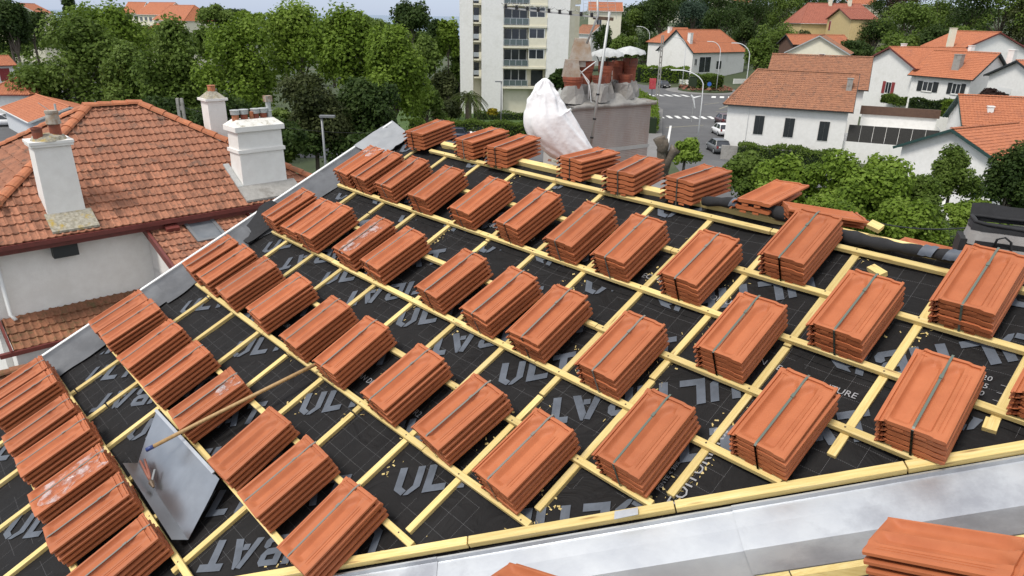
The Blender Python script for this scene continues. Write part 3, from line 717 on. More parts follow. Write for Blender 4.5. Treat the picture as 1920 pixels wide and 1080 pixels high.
# membrane left rolled along the ridge
b = MB(); pth = []
for i in range(40):
    t = i / 39; u = -2.32 + 1.62 * t; pth.append(RP(u, 3.065 + .035 * math.sin(t * 6), .022 + .02 * math.sin(t * 9)))
b.tube(pth, [.020 + .017 * math.sin(math.pi * min(1, .12 + i / 46)) + .005 * math.sin(i * 1.7) + .003 * math.sin(i * .6) for i in range(40)], 14)
ro = b.build('membrane_roll', BAGB, None, smooth=True, label='black membrane rolled up along the ridge towards the tool bag', cat='membrane roll')
for i, (t0, t1) in enumerate(((.12, .15), (.80, .84), (.87, .905))):
    q = MB()
    q.grid(5, 6, lambda s, w_: pth[int((t0 + (t1 - t0) * s) * 39)] + (pth[20] - pth[18]).normalized() * ((t0 + (t1 - t0) * s) * 39 % 1 * .041) + (BN * math.sin(R(15 + 100 * w_)) - BV * math.cos(R(15 + 100 * w_))) * .0425 + BU * .02 * w_)
    q.build('printed_band', PRINT, ro, smooth=True)
# offcuts
def offcut(u, v, h, yaw, l, label, wd=.04, tilt=0):
    me = MB().box((-l / 2, -wd / 2, 0), (l, 0, 0), (0, wd, 0), (0, 0, .026)).mesh('wood_offcut', WOOD)
    place('wood_offcut', me, RM(u, v, h, R(yaw)) @ Matrix.Rotation(R(tilt), 4, 'Y'), None, label, 'wood offcut', 'offcuts of batten left on the roof')
a = uvh(1858, 797, -.03); offcut(a[0], a[1], -.047, 85, .06, 'short square offcut of batten lying on bare membrane above the valley board', .05)
a = uvh(1645, 510, -.03); offcut(a[0], a[1], -.04, 30, .10, 'short batten offcut beside the printed lettering under the ridge batten', .045, -8)
a = uvh(1637, 436, .03); offcut(a[0], a[1] + .02, .045, 10, .07, 'batten offcut perched on the rolled membrane at the ridge', .05, 10)
a = uvh(1168, 972, .0); MB().prism([RP(a[0] - .04, a[1], .014), RP(a[0] + .03, a[1] + .07, .014), RP(a[0] + .05, a[1] + .045, .014), RP(a[0] - .02, a[1] - .03, .014)], BN * .004).build('zinc_clip', ZINCN, hs)

# folded zinc sheet, snips and the pole
zs = thing('zinc_sheet', 'folded sheet of bright zinc lying between tile bundles', 'zinc sheet', RP(-3.9, -.45, -.04))
def Q(x, y, h): return RP(*uvh(x, y, h), h)
A_, B_, C_, F_ = Q(293, 770, .075), Q(411, 898, .075), Q(353, 1012, -.02), Q(258, 868, -.02)
E_, D_ = Q(230, 868, .035), Q(322, 1012, .035)
def sheet(a, b, c, d, n, nm, bend=.006):
    a, b, c, d = map(Vector, (a, b, c, d)); nr = (b - a).cross(d - a).normalized()
    if nr.z < 0: nr = -nr
    m = MB(); m.grid(n, n, lambda s, t: a.lerp(b, s).lerp(d.lerp(c, s), t) + nr * bend * (math.sin(math.pi * s) * .6 + .5 * fbm((s * 2, t * 2, n), 1.2, 2)))
    k = len(m.v); m.v += [tuple(Vector(p) - nr * .0012) for p in m.v]; m.f += [tuple(i + k for i in f[::-1]) for f in m.f[:]]
    return m.build(nm, ZINC, zs, smooth=True)
sheet(A_, B_, C_, F_, 12, 'main_panel'); sheet(F_, C_, D_, E_, 8, 'folded_panel', .002)
hm = (B_ - A_)
MB().bar(A_ + BN * .006, A_ + hm * .93 + BN * .006, .018, .006, BN).build('hem', ZINCN, zs)
sn = thing('tin_snips', 'worn tin snips with orange grips lying on the folded zinc sheet', 'snips', Q(275, 890, .0))
c0 = Q(284, 905, .02); t1 = Q(263, 864, .04); t2 = Q(271, 861, .035)
MB().tube([c0 + (t1 - c0) * .1, c0.lerp(t1, .4) - BU * .006, t1], [.008, .009, .006], 8).build('handle', LEATH, sn, smooth=True)
MB().tube([c0 + (t2 - c0) * .1, c0.lerp(t2, .45) + BU * .012, t2], [.008, .009, .006], 8).build('handle', LEATH, sn, smooth=True)
c1 = Q(288, 914, .015)
MB().tube([c0 - (c1 - c0) * .6, c0, c1], [.007, .016, .006], 8).build('jaw', IRON, sn)
MB().bar(c0, Q(290, 880, .035), .012, .004, BN).build('blade', STEEL, sn)
pl = thing('broom_pole', 'wooden pole with a blue taped tip resting across tiles and zinc sheet', 'pole', Q(275, 844, .12))
p1, p2 = Q(274, 844, .16), Q(592, 683, .055); dd = (p2 - p1).normalized()
MB().tube([p1 + dd * .04, p1.lerp(p2, .35) + BN * .004, p1.lerp(p2, .7) + BN * .002, p2], .0115, 12).build('shaft', BROOM, pl, smooth=True)
MB().tube([p1, p1 + dd * .042], [.0122, .0125], 12).build('taped_tip', BLUET, pl, smooth=True)

# tool bag on the ridge
bgm = RM(-.50, 3.17, 0.) ; o_ = RP(-.62, 3.10, -.02)
fx = (BU * .93 + HH * .35).normalized(); fy = Vector((-fx.y, fx.x, 0)); bm_ = Matrix((fx, fy, Vector((0, 0, 1)))).transposed().to_4x4()
bo = aty(1806, 484, 3.38); bm_.translation = bo; bm_ = bm_ @ Matrix.Diagonal((1, 1, .74, 1))
bag = thing('tool_bag', 'open grey and black canvas tool bag standing at the ridge', 'bag', bo)
def bagp(name, mb, m, smooth=False, par=bag): mb.v = [tuple(bm_ @ Vector(p)) for p in mb.v]; return mb.build(name, m, par, smooth=smooth)
def bagshell(z0, z1, k0, k1, n=28):
    m = MB()
    for z, k in ((z0, k0), ((z0 + z1) / 2, (k0 + k1) / 2 + .006), (z1, k1)):
        for j in range(n):
            a = 2 * math.pi * j / n; cx, cy = math.cos(a), math.sin(a)
            r = 1 / max(abs(cx), abs(cy)) ** .93
            wob = .010 * fbm((cx * 2, cy * 2, z * 9), 1.4, 3)
            m.v.append((.24 + (.24 * k + wob) * cx * r, .12 + (.12 * k + wob) * cy * r, z + .012 * math.sin(a * 2 + 1) * (z > .2)))
    for i in range(2):
        for j in range(n): q = i * n + j; q2 = i * n + (j + 1) % n; m.f.append((q, q2, q2 + n, q + n))
    return m
s_ = bagshell(.0, .10, 1.0, 1.02); s_.f.append(tuple(range(28))[::-1]); bagp('base', s_, BAGB, True)
bagp('body', bagshell(.10, .205, 1.02, .97), BAGG, True)
bagp('collar', bagshell(.20, .245, .985, .93), BAGB, True)
rim = []
for k in range(29):
    a = 2 * math.pi * k / 28; cx, cy = math.cos(a), math.sin(a); r_ = 1 / max(abs(cx), abs(cy)) ** .93
    rim.append((.24 + .225 * cx * r_, .12 + .113 * cy * r_, .247 + .012 * math.sin(a * 2 + 1)))
bagp('rim', MB().tube(rim, .011, 8, False), BAGB, True)
lid = MB(); lid.grid(16, 5, lambda s, t: (.015 + .45 * s, .232 + .035 * t, .225 + (.075 + .02 * math.sin(s * 4 + .6)) * t + .006 * math.sin(s * 13) * t))
kk = len(lid.v); lid.v += [(x, y + .008, z) for x, y, z in lid.v]; lid.f += [tuple(q + kk for q in f[::-1]) for f in lid.f[:]]
bagp('lid', lid, BAGB, True)
bagp('inside', MB().cbox((.24, .12, .19), .44, .2, .02), BAGB)
bagp('band', MB().box((.03, -.006, .10), (.43, 0, 0), (0, .006, 0), (0, 0, .035)), BAGB)
fr = MB(); fr.grid(8, 4, lambda s, t: (.07 + .30 * s, -.012 - .012 * math.sin(math.pi * s), .02 + .085 * t)); bagp('front_pocket', fr, BAGG, True)
bagp('side_pocket', MB().prism([(-.035, .02, .0), (-.035, .2, .0), (-.03, .2, .12), (-.03, .02, .13)], (.03, 0, 0)), BAGB)
bagp('strap', MB().tube([(.11, -.014, .10), (.115, -.03, .17), (.145, -.035, .19), (.175, -.03, .16), (.19, -.02, .07), (.20, -.03, .02)], .006, 8), BAGB, True)
bagp('strap_pad', MB().tube([(.19, -.035, .03), (.27, -.06, .035), (.36, -.05, .012)], [.014, .022, .012], 10), BAGG, True)
bagp('pad_edge', MB().tube([(.18, -.045, .02), (.27, -.075, .012), (.37, -.06, -.004)], [.01, .014, .008], 10), BAGB, True)

# ------------------------------------------------------------ tile fields
def inpoly(x, y, poly):
    c = False; n = len(poly)
    for i in range(n):
        x1, y1 = poly[i]; x2, y2 = poly[(i + 1) % n]
        if (y1 > y) != (y2 > y) and x < (x2 - x1) * (y - y1) / (y2 - y1) + x1: c = not c
    return c
def clay(wd, ga, m, name='tile'):
    """one interlocking clay tile: a roll, a shallow pan, a thick lower edge"""
    xs = [0, .12, .24, .38, .55, .75, 1.0]; zs = [.3, .9, 1., .55, .2, .12, .3]; b = MB(); n = len(xs); H = .035
    for y, z0 in ((-.03, .040), (ga * 1.08, .0)):
        for x, z in zip(xs, zs): b.v.append((x * wd * 1.02, y, z0 + z * H))
    for x, z in zip(xs, zs): b.v.append((x * wd * 1.02, -.03, z * H * .9 - .004))
    for i in range(n - 1): b.f += [(i, i + 1, n + i + 1, n + i), (2 * n + i, 2 * n + i + 1, i + 1, i)]
    b.f += [(0, n, 2 * n), (n - 1, 3 * n - 1, 2 * n - 1)]
    return b.mesh(name, m)
def tilefield(par, O, S, T, poly, wd, ga, m, mfield, limit=0, seed=1):
    """poly in (s,t) on the slope; the first `limit` tiles (largest in view) are parts, the rest one part"""
    O, S, T = Vector(O), Vector(S).normalized(), Vector(T).normalized(); N = S.cross(T)
    if N.z < 0:
        a_, b_ = min(p[0] for p in poly), max(p[0] for p in poly); O = O + S * (a_ + b_); S = -S; N = -N; poly = [(a_ + b_ - p[0], p[1]) for p in poly]
    rr = random.Random(seed); me = clay(wd, ga, m); base = np.array([v.co[:] for v in me.vertices]); faces = [tuple(p.vertices) for p in me.polygons]
    s0, s1 = min(p[0] for p in poly), max(p[0] for p in poly); t0, t1 = min(p[1] for p in poly), max(p[1] for p in poly)
    cells = []
    j = 0; t = t0
    while t < t1:
        s = s0 + (wd * .12 if j % 2 else 0) - wd
        while s < s1:
            if inpoly(s + wd / 2, t + ga * .45, poly): cells.append((s, t))
            s += wd
        t += ga; j += 1
    cells.sort(key=lambda c: (O + S * c[0] + T * c[1] - CAM).length)
    rot = Matrix((S, T, N)).transposed().to_4x4(); big = MB()
    for i, (s, t) in enumerate(cells):
        mw = Matrix.Translation(O + S * (s + rr.uniform(-.004, .004)) + T * (t + rr.uniform(-.012, .012)) + N * rr.uniform(.0, .006)) @ rot @ Matrix.Rotation(rr.uniform(-.012, .012), 4, 'Z')
        if i < limit: place('tile', me, mw, par)
        else:
            a = base @ np.array(mw.to_3x3()).T + np.array(mw.translation); big.add(a.tolist(), faces)
    if big.f: big.build('tile_field', mfield, par, kind='stuff')
def ridgecaps(par, a, b, m, ln=.38, r=.115, stuff=False):
    a, b = Vector(a), Vector(b); d = b - a; n = max(1, int(round(d.length / ln))); d.normalize(); L = (b - a).length / n
    x = d.cross(Vector((0, 0, 1))).normalized(); z = x.cross(d)
    c = MB(); K = 7
    for y, rr_, lift in ((-.03, r * 1.06, .012), (L * .12, r * 1.03, .012), (L, r * .92, 0)):
        for q in range(K): an = math.pi * q / (K - 1); c.v.append((math.cos(an) * rr_, y, math.sin(an) * rr_ * .75 + lift - .02))
    for i in range(2):
        for q in range(K - 1): k = i * K + q; c.f.append((k, k + 1, k + 1 + K, k + K))
    c.f.append(tuple(range(K))[::-1])
    if stuff:
        big = MB()
        for i in range(n):
            mw = Matrix((x, d, z)).transposed().to_4x4(); mw.translation = a + d * (i * L)
            big.add([mw @ Vector(p) for p in c.v], c.f)
        big.build('ridge_caps', m, par, kind='stuff'); return
    me = c.mesh('ridge_cap', m, False)
    for i in range(n):
        mw = Matrix((x, d, z)).transposed().to_4x4(); mw.translation = a + d * (i * L + jit(.006))
        place('ridge_cap', me, mw @ Matrix.Rotation(R(jit(1.5)), 4, 'Y'), par)

LICHENW = mat('stained_white_render', (.76, .74, .70), (.66, .64, .58), rough=.92, scale=6, bump=.006, bscale=25, c3=(.33, .30, .22), s3=5)
# ------------------------------------------------------------ the hipped house across the gap
def NP(a, c, z): p = BU * a + HH * c; return Vector((p.x, p.y, HC + z))
nb = thing('house', 'white house with weathered hipped tile roof and white chimneys beside the verge', 'house', NP(-23.5, 6, -14))
UE, UBK, CL, CR, ZE, ZR = -19.38, -27.76, .98, 10.7, -5.2, -2.71; UR = -23.57; RC0, RC1 = 5.17, 6.53
zw = ZE - .05
MB().box(NP(-19.85, CL + .45, -14.3), BU * -7.45, HH * (CR - CL - .9), (0, 0, zw + 14.3)).build('wall', WHITEO, nb)
T1 = (NP(UR, 0, ZR) - NP(UE, 0, ZE)); LT = T1.length; T1.normalize()
tilefield(nb, NP(UE + .02, CR, ZE + .03), -HH, T1, [(0, 0), (CR - CL, 0), (CR - RC0, LT), (CR - RC1, LT)], .165, .315, OLDT, OLDT2, 300, 3)
TL_ = (NP(UR, RC0, ZR) - NP(UR, CL, ZE)).normalized(); LL = (NP(UR, RC0, ZR) - NP(UR, CL, ZE)).length
tilefield(nb, NP(UE, CL, ZE + .03), -BU, TL_, [(0, 0), (UE - UBK, 0), (UE - UR, LL)], .165, .315, OLDT, OLDT2, 0, 4)
for quad in ([NP(UE, CL, ZE), NP(UE, CR, ZE), NP(UR, RC1, ZR), NP(UR, RC0, ZR)], [NP(UBK, CL, ZE), NP(UE, CL, ZE), NP(UR, RC0, ZR)], [NP(UBK, CR, ZE), NP(UBK, CL, ZE), NP(UR, RC0, ZR), NP(UR, RC1, ZR)], [NP(UE, CR, ZE), NP(UBK, CR, ZE), NP(UR, RC1, ZR)]):
    MB().prism(quad, (0, 0, -.06)).build('roof_deck', OLDT2, nb)
for a, b in ((NP(UE, CR, ZE), NP(UR, RC1, ZR)), (NP(UE, CL, ZE), NP(UR, RC0, ZR)), (NP(UBK, CL, ZE), NP(UR, RC0, ZR)), (NP(UR, RC0 - .1, ZR), NP(UR, RC1 + .1, ZR))):
    ridgecaps(nb, a + Vector((0, 0, .10)), b + Vector((0, 0, .10)), RIDGET, .40, .15)
MB().bar(NP(UE + .06, CL - .1, ZE - .03), NP(UE + .06, CR + .1, ZE - .03), .13, .11).build('gutter', DKRED, nb)
MB().bar(NP(UE - .02, CL - .05, ZE - .14), NP(UE - .02, CR + .05, ZE - .14), .03, .16).build('fascia', DKRED, nb)
MB().box(NP(-19.85, 2.9, ZE - .58), BU * .25, HH * .55, (0, 0, .4)).build('overflow_box', DARKSH, nb)
MB().tube([NP(-19.72, 1.75, -5.4), NP(-19.72, 1.75, -7.0), NP(-19.6, 1.82, -7.12)], .045, 10).build('downpipe', FRAMEW, nb, smooth=True)
# cranked clay vent tile
MB().tube([NP(-20.5, 2.15, -4.55), NP(-20.35, 2.15, -4.38), NP(-20.2, 2.15, -4.36)], .075, 10).build('vent_tile', RIDGET, nb)
def chim(par, a0, a1, c0, c1, zb, zt, m=WHITEO, taper=.0, capb=.07, band=None):
    t = par
    b = MB(); t_ = taper
    p = [NP(a0, c0, zb), NP(a0, c1, zb), NP(a1, c1, zb), NP(a1, c0, zb)]; q = [NP(a0 - t_, c0 + t_, zt), NP(a0 - t_, c1 - t_, zt), NP(a1 + t_, c1 - t_, zt), NP(a1 + t_, c0 + t_, zt)]
    b.add(p + q, [(0, 1, 2, 3), (7, 6, 5, 4), (0, 4, 5, 1), (1, 5, 6, 2), (2, 6, 7, 3), (3, 7, 4, 0)])
    o = b.build('chimney', m, par)
    me = o.data; bm = bmesh.new(); bm.from_mesh(me); bmesh.ops.recalc_face_normals(bm, faces=bm.faces[:]); bm.to_mesh(me); bm.free()
    def ring(z0, z1, e, mm, nm):
        r = MB(); s = -1 if a1 < a0 else 1
        r.box(NP(a0 - s * e, c0 - e, z0), BU * (a1 - a0 + 2 * s * e), HH * (c1 - c0 + 2 * e), (0, 0, z1 - z0)); return r.build(nm, mm, o)
    return o, ring
o1, ring = chim(nb, -19.92, -20.62, 3.02, 3.86, -5.0, -3.08, taper=.03)
ring(-5.02, -4.82, .05, WHITEO, 'plinth'); ring(-3.1, -3.04, .03, WHITEO, 'moulding'); ring(-3.0399, -2.97, .05, WHITEO, 'cap')
MB().prism([NP(-19.95, 2.95, -4.77), NP(-19.95, 3.98, -4.77), NP(-19.36, 3.98, -5.09), NP(-19.36, 2.95, -5.09)], (0, 0, .055)).build('flashing', LICHEN, o1)
lm = MB(); lm.lathe(NP(-20.25, 3.45, -2.972), [(.40, 0), (.34, .09), (.12, .14)], 16); lm.v = [(x + jit(.02), y + jit(.02), z + jit(.015)) for x, y, z in lm.v]; lm.build('mortar', LICHEN, o1)
MB().lathe(NP(-20.1, 3.22, -2.90), [(.11, 0), (.115, .20), (.13, .205), (.13, .25), (.10, .25), (.10, .1)], 16).build('pot', POT, o1)
MB().lathe(NP(-20.2, 3.62, -2.90), [(.13, 0), (.125, .28)], 16).build('pot', POT, o1)
cw = MB().lathe(NP(-20.2, 3.62, -2.62), [(.12, 0), (.17, .02), (.135, .26), (.15, .27), (.15, .33), (.05, .34)], 16); cw.build('cowl', RUST, o1)
MB().tube([NP(-20.2, 3.60, -2.3), NP(-20.25, 3.40, -2.1)], .008, 5).build('rod', GALV, o1)
MB().tube([NP(-20.2, 3.72, -2.3), NP(-20.2, 3.73, -2.14)], .025, 6).build('stub', GALV, o1)
o2, ring = chim(nb, -19.92, -20.66, 7.96, 9.32, -5.0, -3.16, taper=.02)
ring(-3.80, -3.70, .035, WHITEO, 'band'); ring(-3.19, -3.05, .06, WHITEO, 'cap')
sl_ = MB(); p = [NP(-19.86, 7.90, -3.05), NP(-19.86, 9.38, -3.05), NP(-20.72, 9.38, -3.05), NP(-20.72, 7.90, -3.05)]; q = [NP(-20.10, 8.08, -2.88), NP(-20.10, 9.20, -2.88), NP(-20.48, 9.20, -2.88), NP(-20.48, 8.08, -2.88)]
sl_.add(p + q, [(4, 5, 6, 7), (0, 1, 5, 4), (1, 2, 6, 5), (2, 3, 7, 6), (3, 0, 4, 7)]); sl_.build('weathering', LICHENW, o2)
MB().prism([NP(-19.95, 7.78, -4.77), NP(-19.95, 9.55, -4.77), NP(-19.36, 9.55, -5.09), NP(-19.36, 7.78, -5.09)], (0, 0, .055)).build('flashing', CONC, o2)
MB().prism([NP(-19.9, 7.78, -4.80), NP(-20.8, 7.78, -4.27), NP(-20.8, 7.95, -4.27), NP(-19.9, 7.95, -4.80)], (0, 0, .07)).build('flashing', GALV, o2)
for i, (c, ml) in enumerate(((8.12, RIDGET), (8.38, POT), (8.72, POT), (8.96, POT))):
    z = -2.90; pt = MB().lathe(NP(-20.28, c, z), [(.10, 0), (.095, .18)], 14).build('pot', ml, o2)
    MB().lathe(NP(-20.28, c, z + .16), [(.125, 0), (.13, .10), (.14, .11), (.14, .13), (.06, .14)], 14).build('collar', GALV, pt)
MB().lathe(NP(-20.22, 8.57, -2.90), [(.06, 0), (.06, .22)], 12).build('pot', RIDGET, o2)
fp = MB().lathe(NP(-20.28, 9.14, -2.90), [(.075, 0), (.075, .20), (.11, .21), (.075, .22), (.075, .46)], 14).build('flue', GALV, o2)
MB().box(NP(-20.18, 9.04, -2.44), BU * -.2, HH * .2, (0, 0, .17)).build('cowl', RUST, fp)
pq = aty(398, 180, 22.0); a3 = BU.dot(Vector((pq.x, pq.y, 0))); c3 = HH.dot(Vector((pq.x, pq.y, 0)))
o3, ring = chim(nb, a3 + .26, a3 - .28, c3 - .27, c3 + .27, -5., pq.z - HC - .08, taper=.0)
zt = pq.z - HC
ring(zt - .12, zt - .05, .07, WHITEO, 'cap')
hp = MB(); hp.lathe(NP(a3, c3, zt - .05), [(.42, 0), (.14, .2), (.10, .21)], 4); hp.build('weathering', LICHEN, o3)
MB().lathe(NP(a3, c3, zt + .12), [(.11, 0), (.11, .18), (.13, .2)], 12).build('pot', RIDGET, o3)
# lean-to against the wall and the wing with the skylight
lt = BU * math.cos(R(22)) - Vector((0, 0, math.sin(R(22))))
o = NP(-19.84, 1.55, -7.12)
tilefield(nb, o + lt * 1.18 + HH * 5, -HH, -lt, [(0, 0), (5.0, 0), (5.0, 1.15), (0, 1.15)], .165, .29, MOSST, MOSST, 40, 8)
MB().prism([o, o + HH * 5.1, o + HH * 5.1 + lt * 1.2, o + lt * 1.2], (0, 0, -.06)).build('lean_to_deck', MOSST, nb)
MB().box(o + HH * .02 - Vector((0, 0, 7)), BU * 1.0, HH * 5, Vector((0, 0, 6.4))).build('lean_to_wall', WHITEO, nb)
MB().bar(o - HH * .05, o - HH * .05 + lt * 1.25, .05, .17).build('verge_board', DKRED, nb)
MB().bar(o + lt * 1.25 - HH * .3, o + lt * 1.25 + HH * 5, .12, .10).build('gutter', DKRED, nb)
o4 = o + lt * 1.4 - Vector((0, 0, .35)) - HH * 2.5
tilefield(nb, o4 + lt * 2.2 + HH * 7, -HH, -lt, [(0, 0), (7, 0), (7, 2.2), (0, 2.2)], .2, .30, MOSST, MOSST, 0, 9)
ridgecaps(nb, o4 + Vector((0, 0, .06)), o4 + HH * 7 + Vector((0, 0, .06)), MOSST)
MB().prism([o4, o4 + HH * 7, o4 + HH * 7 + lt * 2.3, o4 + lt * 2.3], (0, 0, -.06)).build('porch_deck', MOSST, nb)
MB().box(o4 - Vector((0, 0, 6.5)), BU * 1.8, HH * 7, Vector((0, 0, 5.7))).build('porch_wall', WHITEO, nb)
wt = BU * math.cos(R(17)) - Vector((0, 0, math.sin(R(17)))); o = NP(-19.84, 5.04, -5.34)
wn = wt.cross(HH); wn = wn if wn.z > 0 else -wn
sk0, sk1, st0, st1 = .95, 1.75, .28, 1.4          # skylight opening in (along, down) metres
WLn, WWd = 4.0, 2.72
ply = [(0, 0), (WWd, 0), (WWd, WLn), (0, WLn)]
def wing_poly():
    tilefield(nb, o + wt * WLn + HH * WWd, -HH, -wt, [(0, 0), (WWd - sk1, 0), (WWd - sk1, WLn), (0, WLn)], .165, .30, OLDT, OLDT2, 40, 12)
    tilefield(nb, o + wt * WLn + HH * WWd, -HH, -wt, [(WWd - sk0, 0), (WWd - .06, 0), (WWd - .06, WLn), (WWd - sk0, WLn)], .165, .30, OLDT, OLDT2, 60, 13)
    tilefield(nb, o + wt * WLn + HH * WWd, -HH, -wt, [(WWd - sk1, 0), (WWd - sk0, 0), (WWd - sk0, WLn - st1), (WWd - sk1, WLn - st1)], .165, .30, OLDT, OLDT2, 0, 14)
wing_poly()
MB().prism([o, o + HH * WWd, o + HH * WWd + wt * WLn, o + wt * WLn], (0, 0, -.06)).build('wing_deck', OLDT2, nb)
MB().box(o + HH * .12 - Vector((0, 0, 8.5)), BU * 3.4, HH * (WWd - .24), Vector((0, 0, 7.25))).build('wing_wall', WHITEO, nb)
gb = MB().prism([o + HH * .12 - Vector((0, 0, 1.3)), o + HH * .12 - Vector((0, 0, .07)), o + HH * .12 + wt * 3.5 - Vector((0, 0, .07))], HH * (WWd - .24)); gb.build('wing_wall', WHITEO, nb)
MB().bar(o - Vector((0, 0, .02)), o + wt * WLn - Vector((0, 0, .02)), .07, .2).build('verge_board', DKRED, nb)
MB().bar(o + HH * WWd - Vector((0, 0, .02)), o + HH * WWd + wt * WLn - Vector((0, 0, .02)), .07, .2).build('verge_board', DKRED, nb)
def wq(a, d, h): return o + HH * a + wt * d + wn * h
MB().box(wq(.05, .0, .035), HH * (WWd - .1), wt * .27, wn * .02).build('flashing', CONC, nb)
sky_w = MB(); sky_w.box(wq(sk0, st0, .03), HH * .09, wt * (st1 - st0), wn * .05).box(wq(sk1 - .09, st0, .03), HH * .09, wt * (st1 - st0), wn * .05).box(wq(sk0 + .09, st0, .03), HH * (sk1 - sk0 - .18), wt * .12, wn * .06).box(wq(sk0 + .09, st1 - .09, .03), HH * (sk1 - sk0 - .18), wt * .09, wn * .05)
sw = sky_w.build('skylight', STEEL, nb)
MB().box(wq(sk0 + .09, st0 + .12, .03), HH * (sk1 - sk0 - .18), wt * (st1 - st0 - .21), wn * .02).build('pane', mat('skylight_glass', (.11, .125, .14), (.17, .18, .19), rough=.3, scale=2.5, spec=.7), sw)
MB().box(wq(.42, .35, .05), HH * .34, wt * .34, wn * .10).build('vent_box', DKRED, nb)

# ------------------------------------------------------------ the big chimney, its pots, the aerial and the wrapped flue
CY = 10.0
def cpx(x, y, Y=CY): return aty(x, y, Y)
ch = thing('chimney_stack', 'large rendered chimney stack with red clay pots and cracked concrete top', 'chimney', (cpx(1150, 300).x, CY, 6))
tl, tr_ = cpx(1062, 190, 9.7), cpx(1221, 196, 10.2)
mid = cpx(1105, 207, 9.55)
e1 = Vector((tr_.x - mid.x, tr_.y - mid.y, 0)); e2 = Vector((tl.x - mid.x, tl.y - mid.y, 0)) * 1.0
e2 = Vector((-e1.y, e1.x, 0)).normalized() * .62; zt = HC - 1.08
org = Vector((mid.x, mid.y, 0)); L1 = e1.length; e1n = e1.normalized(); e2n = e2.normalized()
org = org + e1n * (-.28)
L1 += .28
body = MB().box(org + Vector((0, 0, 6)), e1n * L1, e2, Vector((0, 0, zt - 6))).build('shaft', MESHR, ch)
rb_ = MB()
for k in range(52):                             # ribs left by the lath
    z = zt - .06 - k * .024
    rb_.box(org - e2n * .006 + e1n * .004 + Vector((0, 0, z)), e1n * (L1 - .008), e2n * .006, Vector((0, 0, .010)))
rb_.build('ribs', MESHR, ch, kind='stuff')
MB().box(org - e2n * .012 - e1n * .012 + Vector((0, 0, zt - .66)), e1n * (L1 + .024), e2n * .012, Vector((0, 0, .05))).build('steel_band', GALV, ch)
cap = MB()
def capf(s, t):
    p = org + e1n * (L1 * (s * 1.08 - .04)) + e2 * (t * 1.16 - .08)
    edge = min(s, 1 - s, t, 1 - t); h = .13 * ss(0, .34, edge) + .03 * fbm((p.x * 3, p.y * 3, 1), 1.7, 4)
    return p + Vector((0, 0, zt + h))
cap.grid(30, 18, capf); k = len(cap.v)
cap.grid(30, 18, lambda s, t: org + e1n * (L1 * (s * 1.08 - .04)) + e2 * (t * 1.16 - .08) + Vector((0, 0, zt - .05)), True)
nu, nv = 31, 19
def idx(i, j, o_=0): return o_ + j * nu + i
for i in range(30):
    cap.f += [(idx(i, 0, k), idx(i + 1, 0, k), idx(i + 1, 0), idx(i, 0)), (idx(i, 18), idx(i + 1, 18), idx(i + 1, 18, k), idx(i, 18, k))]
for j in range(18):
    cap.f += [(idx(0, j), idx(0, j + 1), idx(0, j + 1, k), idx(0, j, k))[::-1], (idx(30, j), idx(30, j + 1), idx(30, j + 1, k), idx(30, j, k))]
cap.build('concrete_top', CONC, ch, smooth=True)
def cc(s, t, h): return org + e1n * (L1 * s) + e2 * t + Vector((0, 0, zt + h))
def haunch(s, t):
    b = MB().lathe(cc(s, t, .04), [(.17, 0), (.14, .10), (.115, .20), (.10, .22)], 9)
    b.v = [(x + jit(.022), y + jit(.022), z + jit(.018)) for x, y, z in b.v]; b.build('mortar_haunch', CONC, ch)
def pot(s, t, h0, hh, r, wide=True):
    haunch(s, t)
    b = MB().lathe(cc(s, t, h0), [(r * .86, 0), (r * .9, hh * .62), (r * .96, hh * .66), (r * .96, hh * .72), (r * 1.05, hh * .75), (r * 1.05, hh * .84), (r * 1.1, hh * .87), (r * 1.1, hh), (r * .92, hh), (r * .9, hh * .55)], 18)
    return b.build('pot', POT, ch, smooth=False)
pot(.06, .22, .10, .26, .125); p2_ = pot(.30, .5, .14, .40, .115); pot(.36, .18, .14, .22, .09); pot(.50, .36, .14, .34, .09); p4_ = pot(.60, .6, .18, .34, .10)
pot(.74, .3, .14, .22, .10); p5_ = pot(.90, .55, .14, .42, .10); pot(.82, .75, .18, .34, .085)
def hoodpart(s, t, z, par):
    b = MB(); n = 32
    for rr_, h in ((.005, .105), (.10, .085), (.205, .035), (.225, .0)):
        for j in range(n): a = 2 * math.pi * j / n; k_ = rr_ * (1 + (.035 if rr_ > .1 else 0) * math.cos(a * 10)); b.v.append(tuple(cc(s, t, z) + Vector((k_ * math.cos(a), k_ * math.sin(a), h + (.012 * math.cos(a * 10) if rr_ > .2 else 0)))))
    for i in range(3):
        for j in range(n): q = i * n + j; q2 = i * n + (j + 1) % n; b.f.append((q, q2, q2 + n, q + n)[::-1])
    hd = b.build('cowl_hood', mat('dull_hood', (.50, .51, .50), (.40, .41, .40), rough=.6, scale=9), ch, smooth=True)
    for a in (.5, 2.6, 4.7): MB().tube([cc(s, t, z - .13) + Vector((.09 * math.cos(a), .09 * math.sin(a), 0)), cc(s, t, z + .03) + Vector((.18 * math.cos(a), .18 * math.sin(a), 0))], .006, 5).build('cowl_leg', IRON, hd)
hoodpart(.57, .5, .60, ch); hoodpart(.86, .5, .62, ch)
def tin(s, t, h, w0, w1, hh):
    c = cc(s, t, h); b = MB()
    b.add([c + Vector((x * w_, y * w_ * .8, z)) for z, w_ in ((0, w0), (hh, w1)) for x, y in ((-1, -1), (1, -1), (1, 1), (-1, 1))], [(0, 3, 2, 1), (4, 5, 6, 7), (0, 1, 5, 4), (1, 2, 6, 5), (2, 3, 7, 6), (3, 0, 4, 7)])
    b.build('tin_cowl', RUST, ch)
tin(.08, .35, .35, .12, .085, .22); tin(.24, .5, .55, .15, .09, .28)
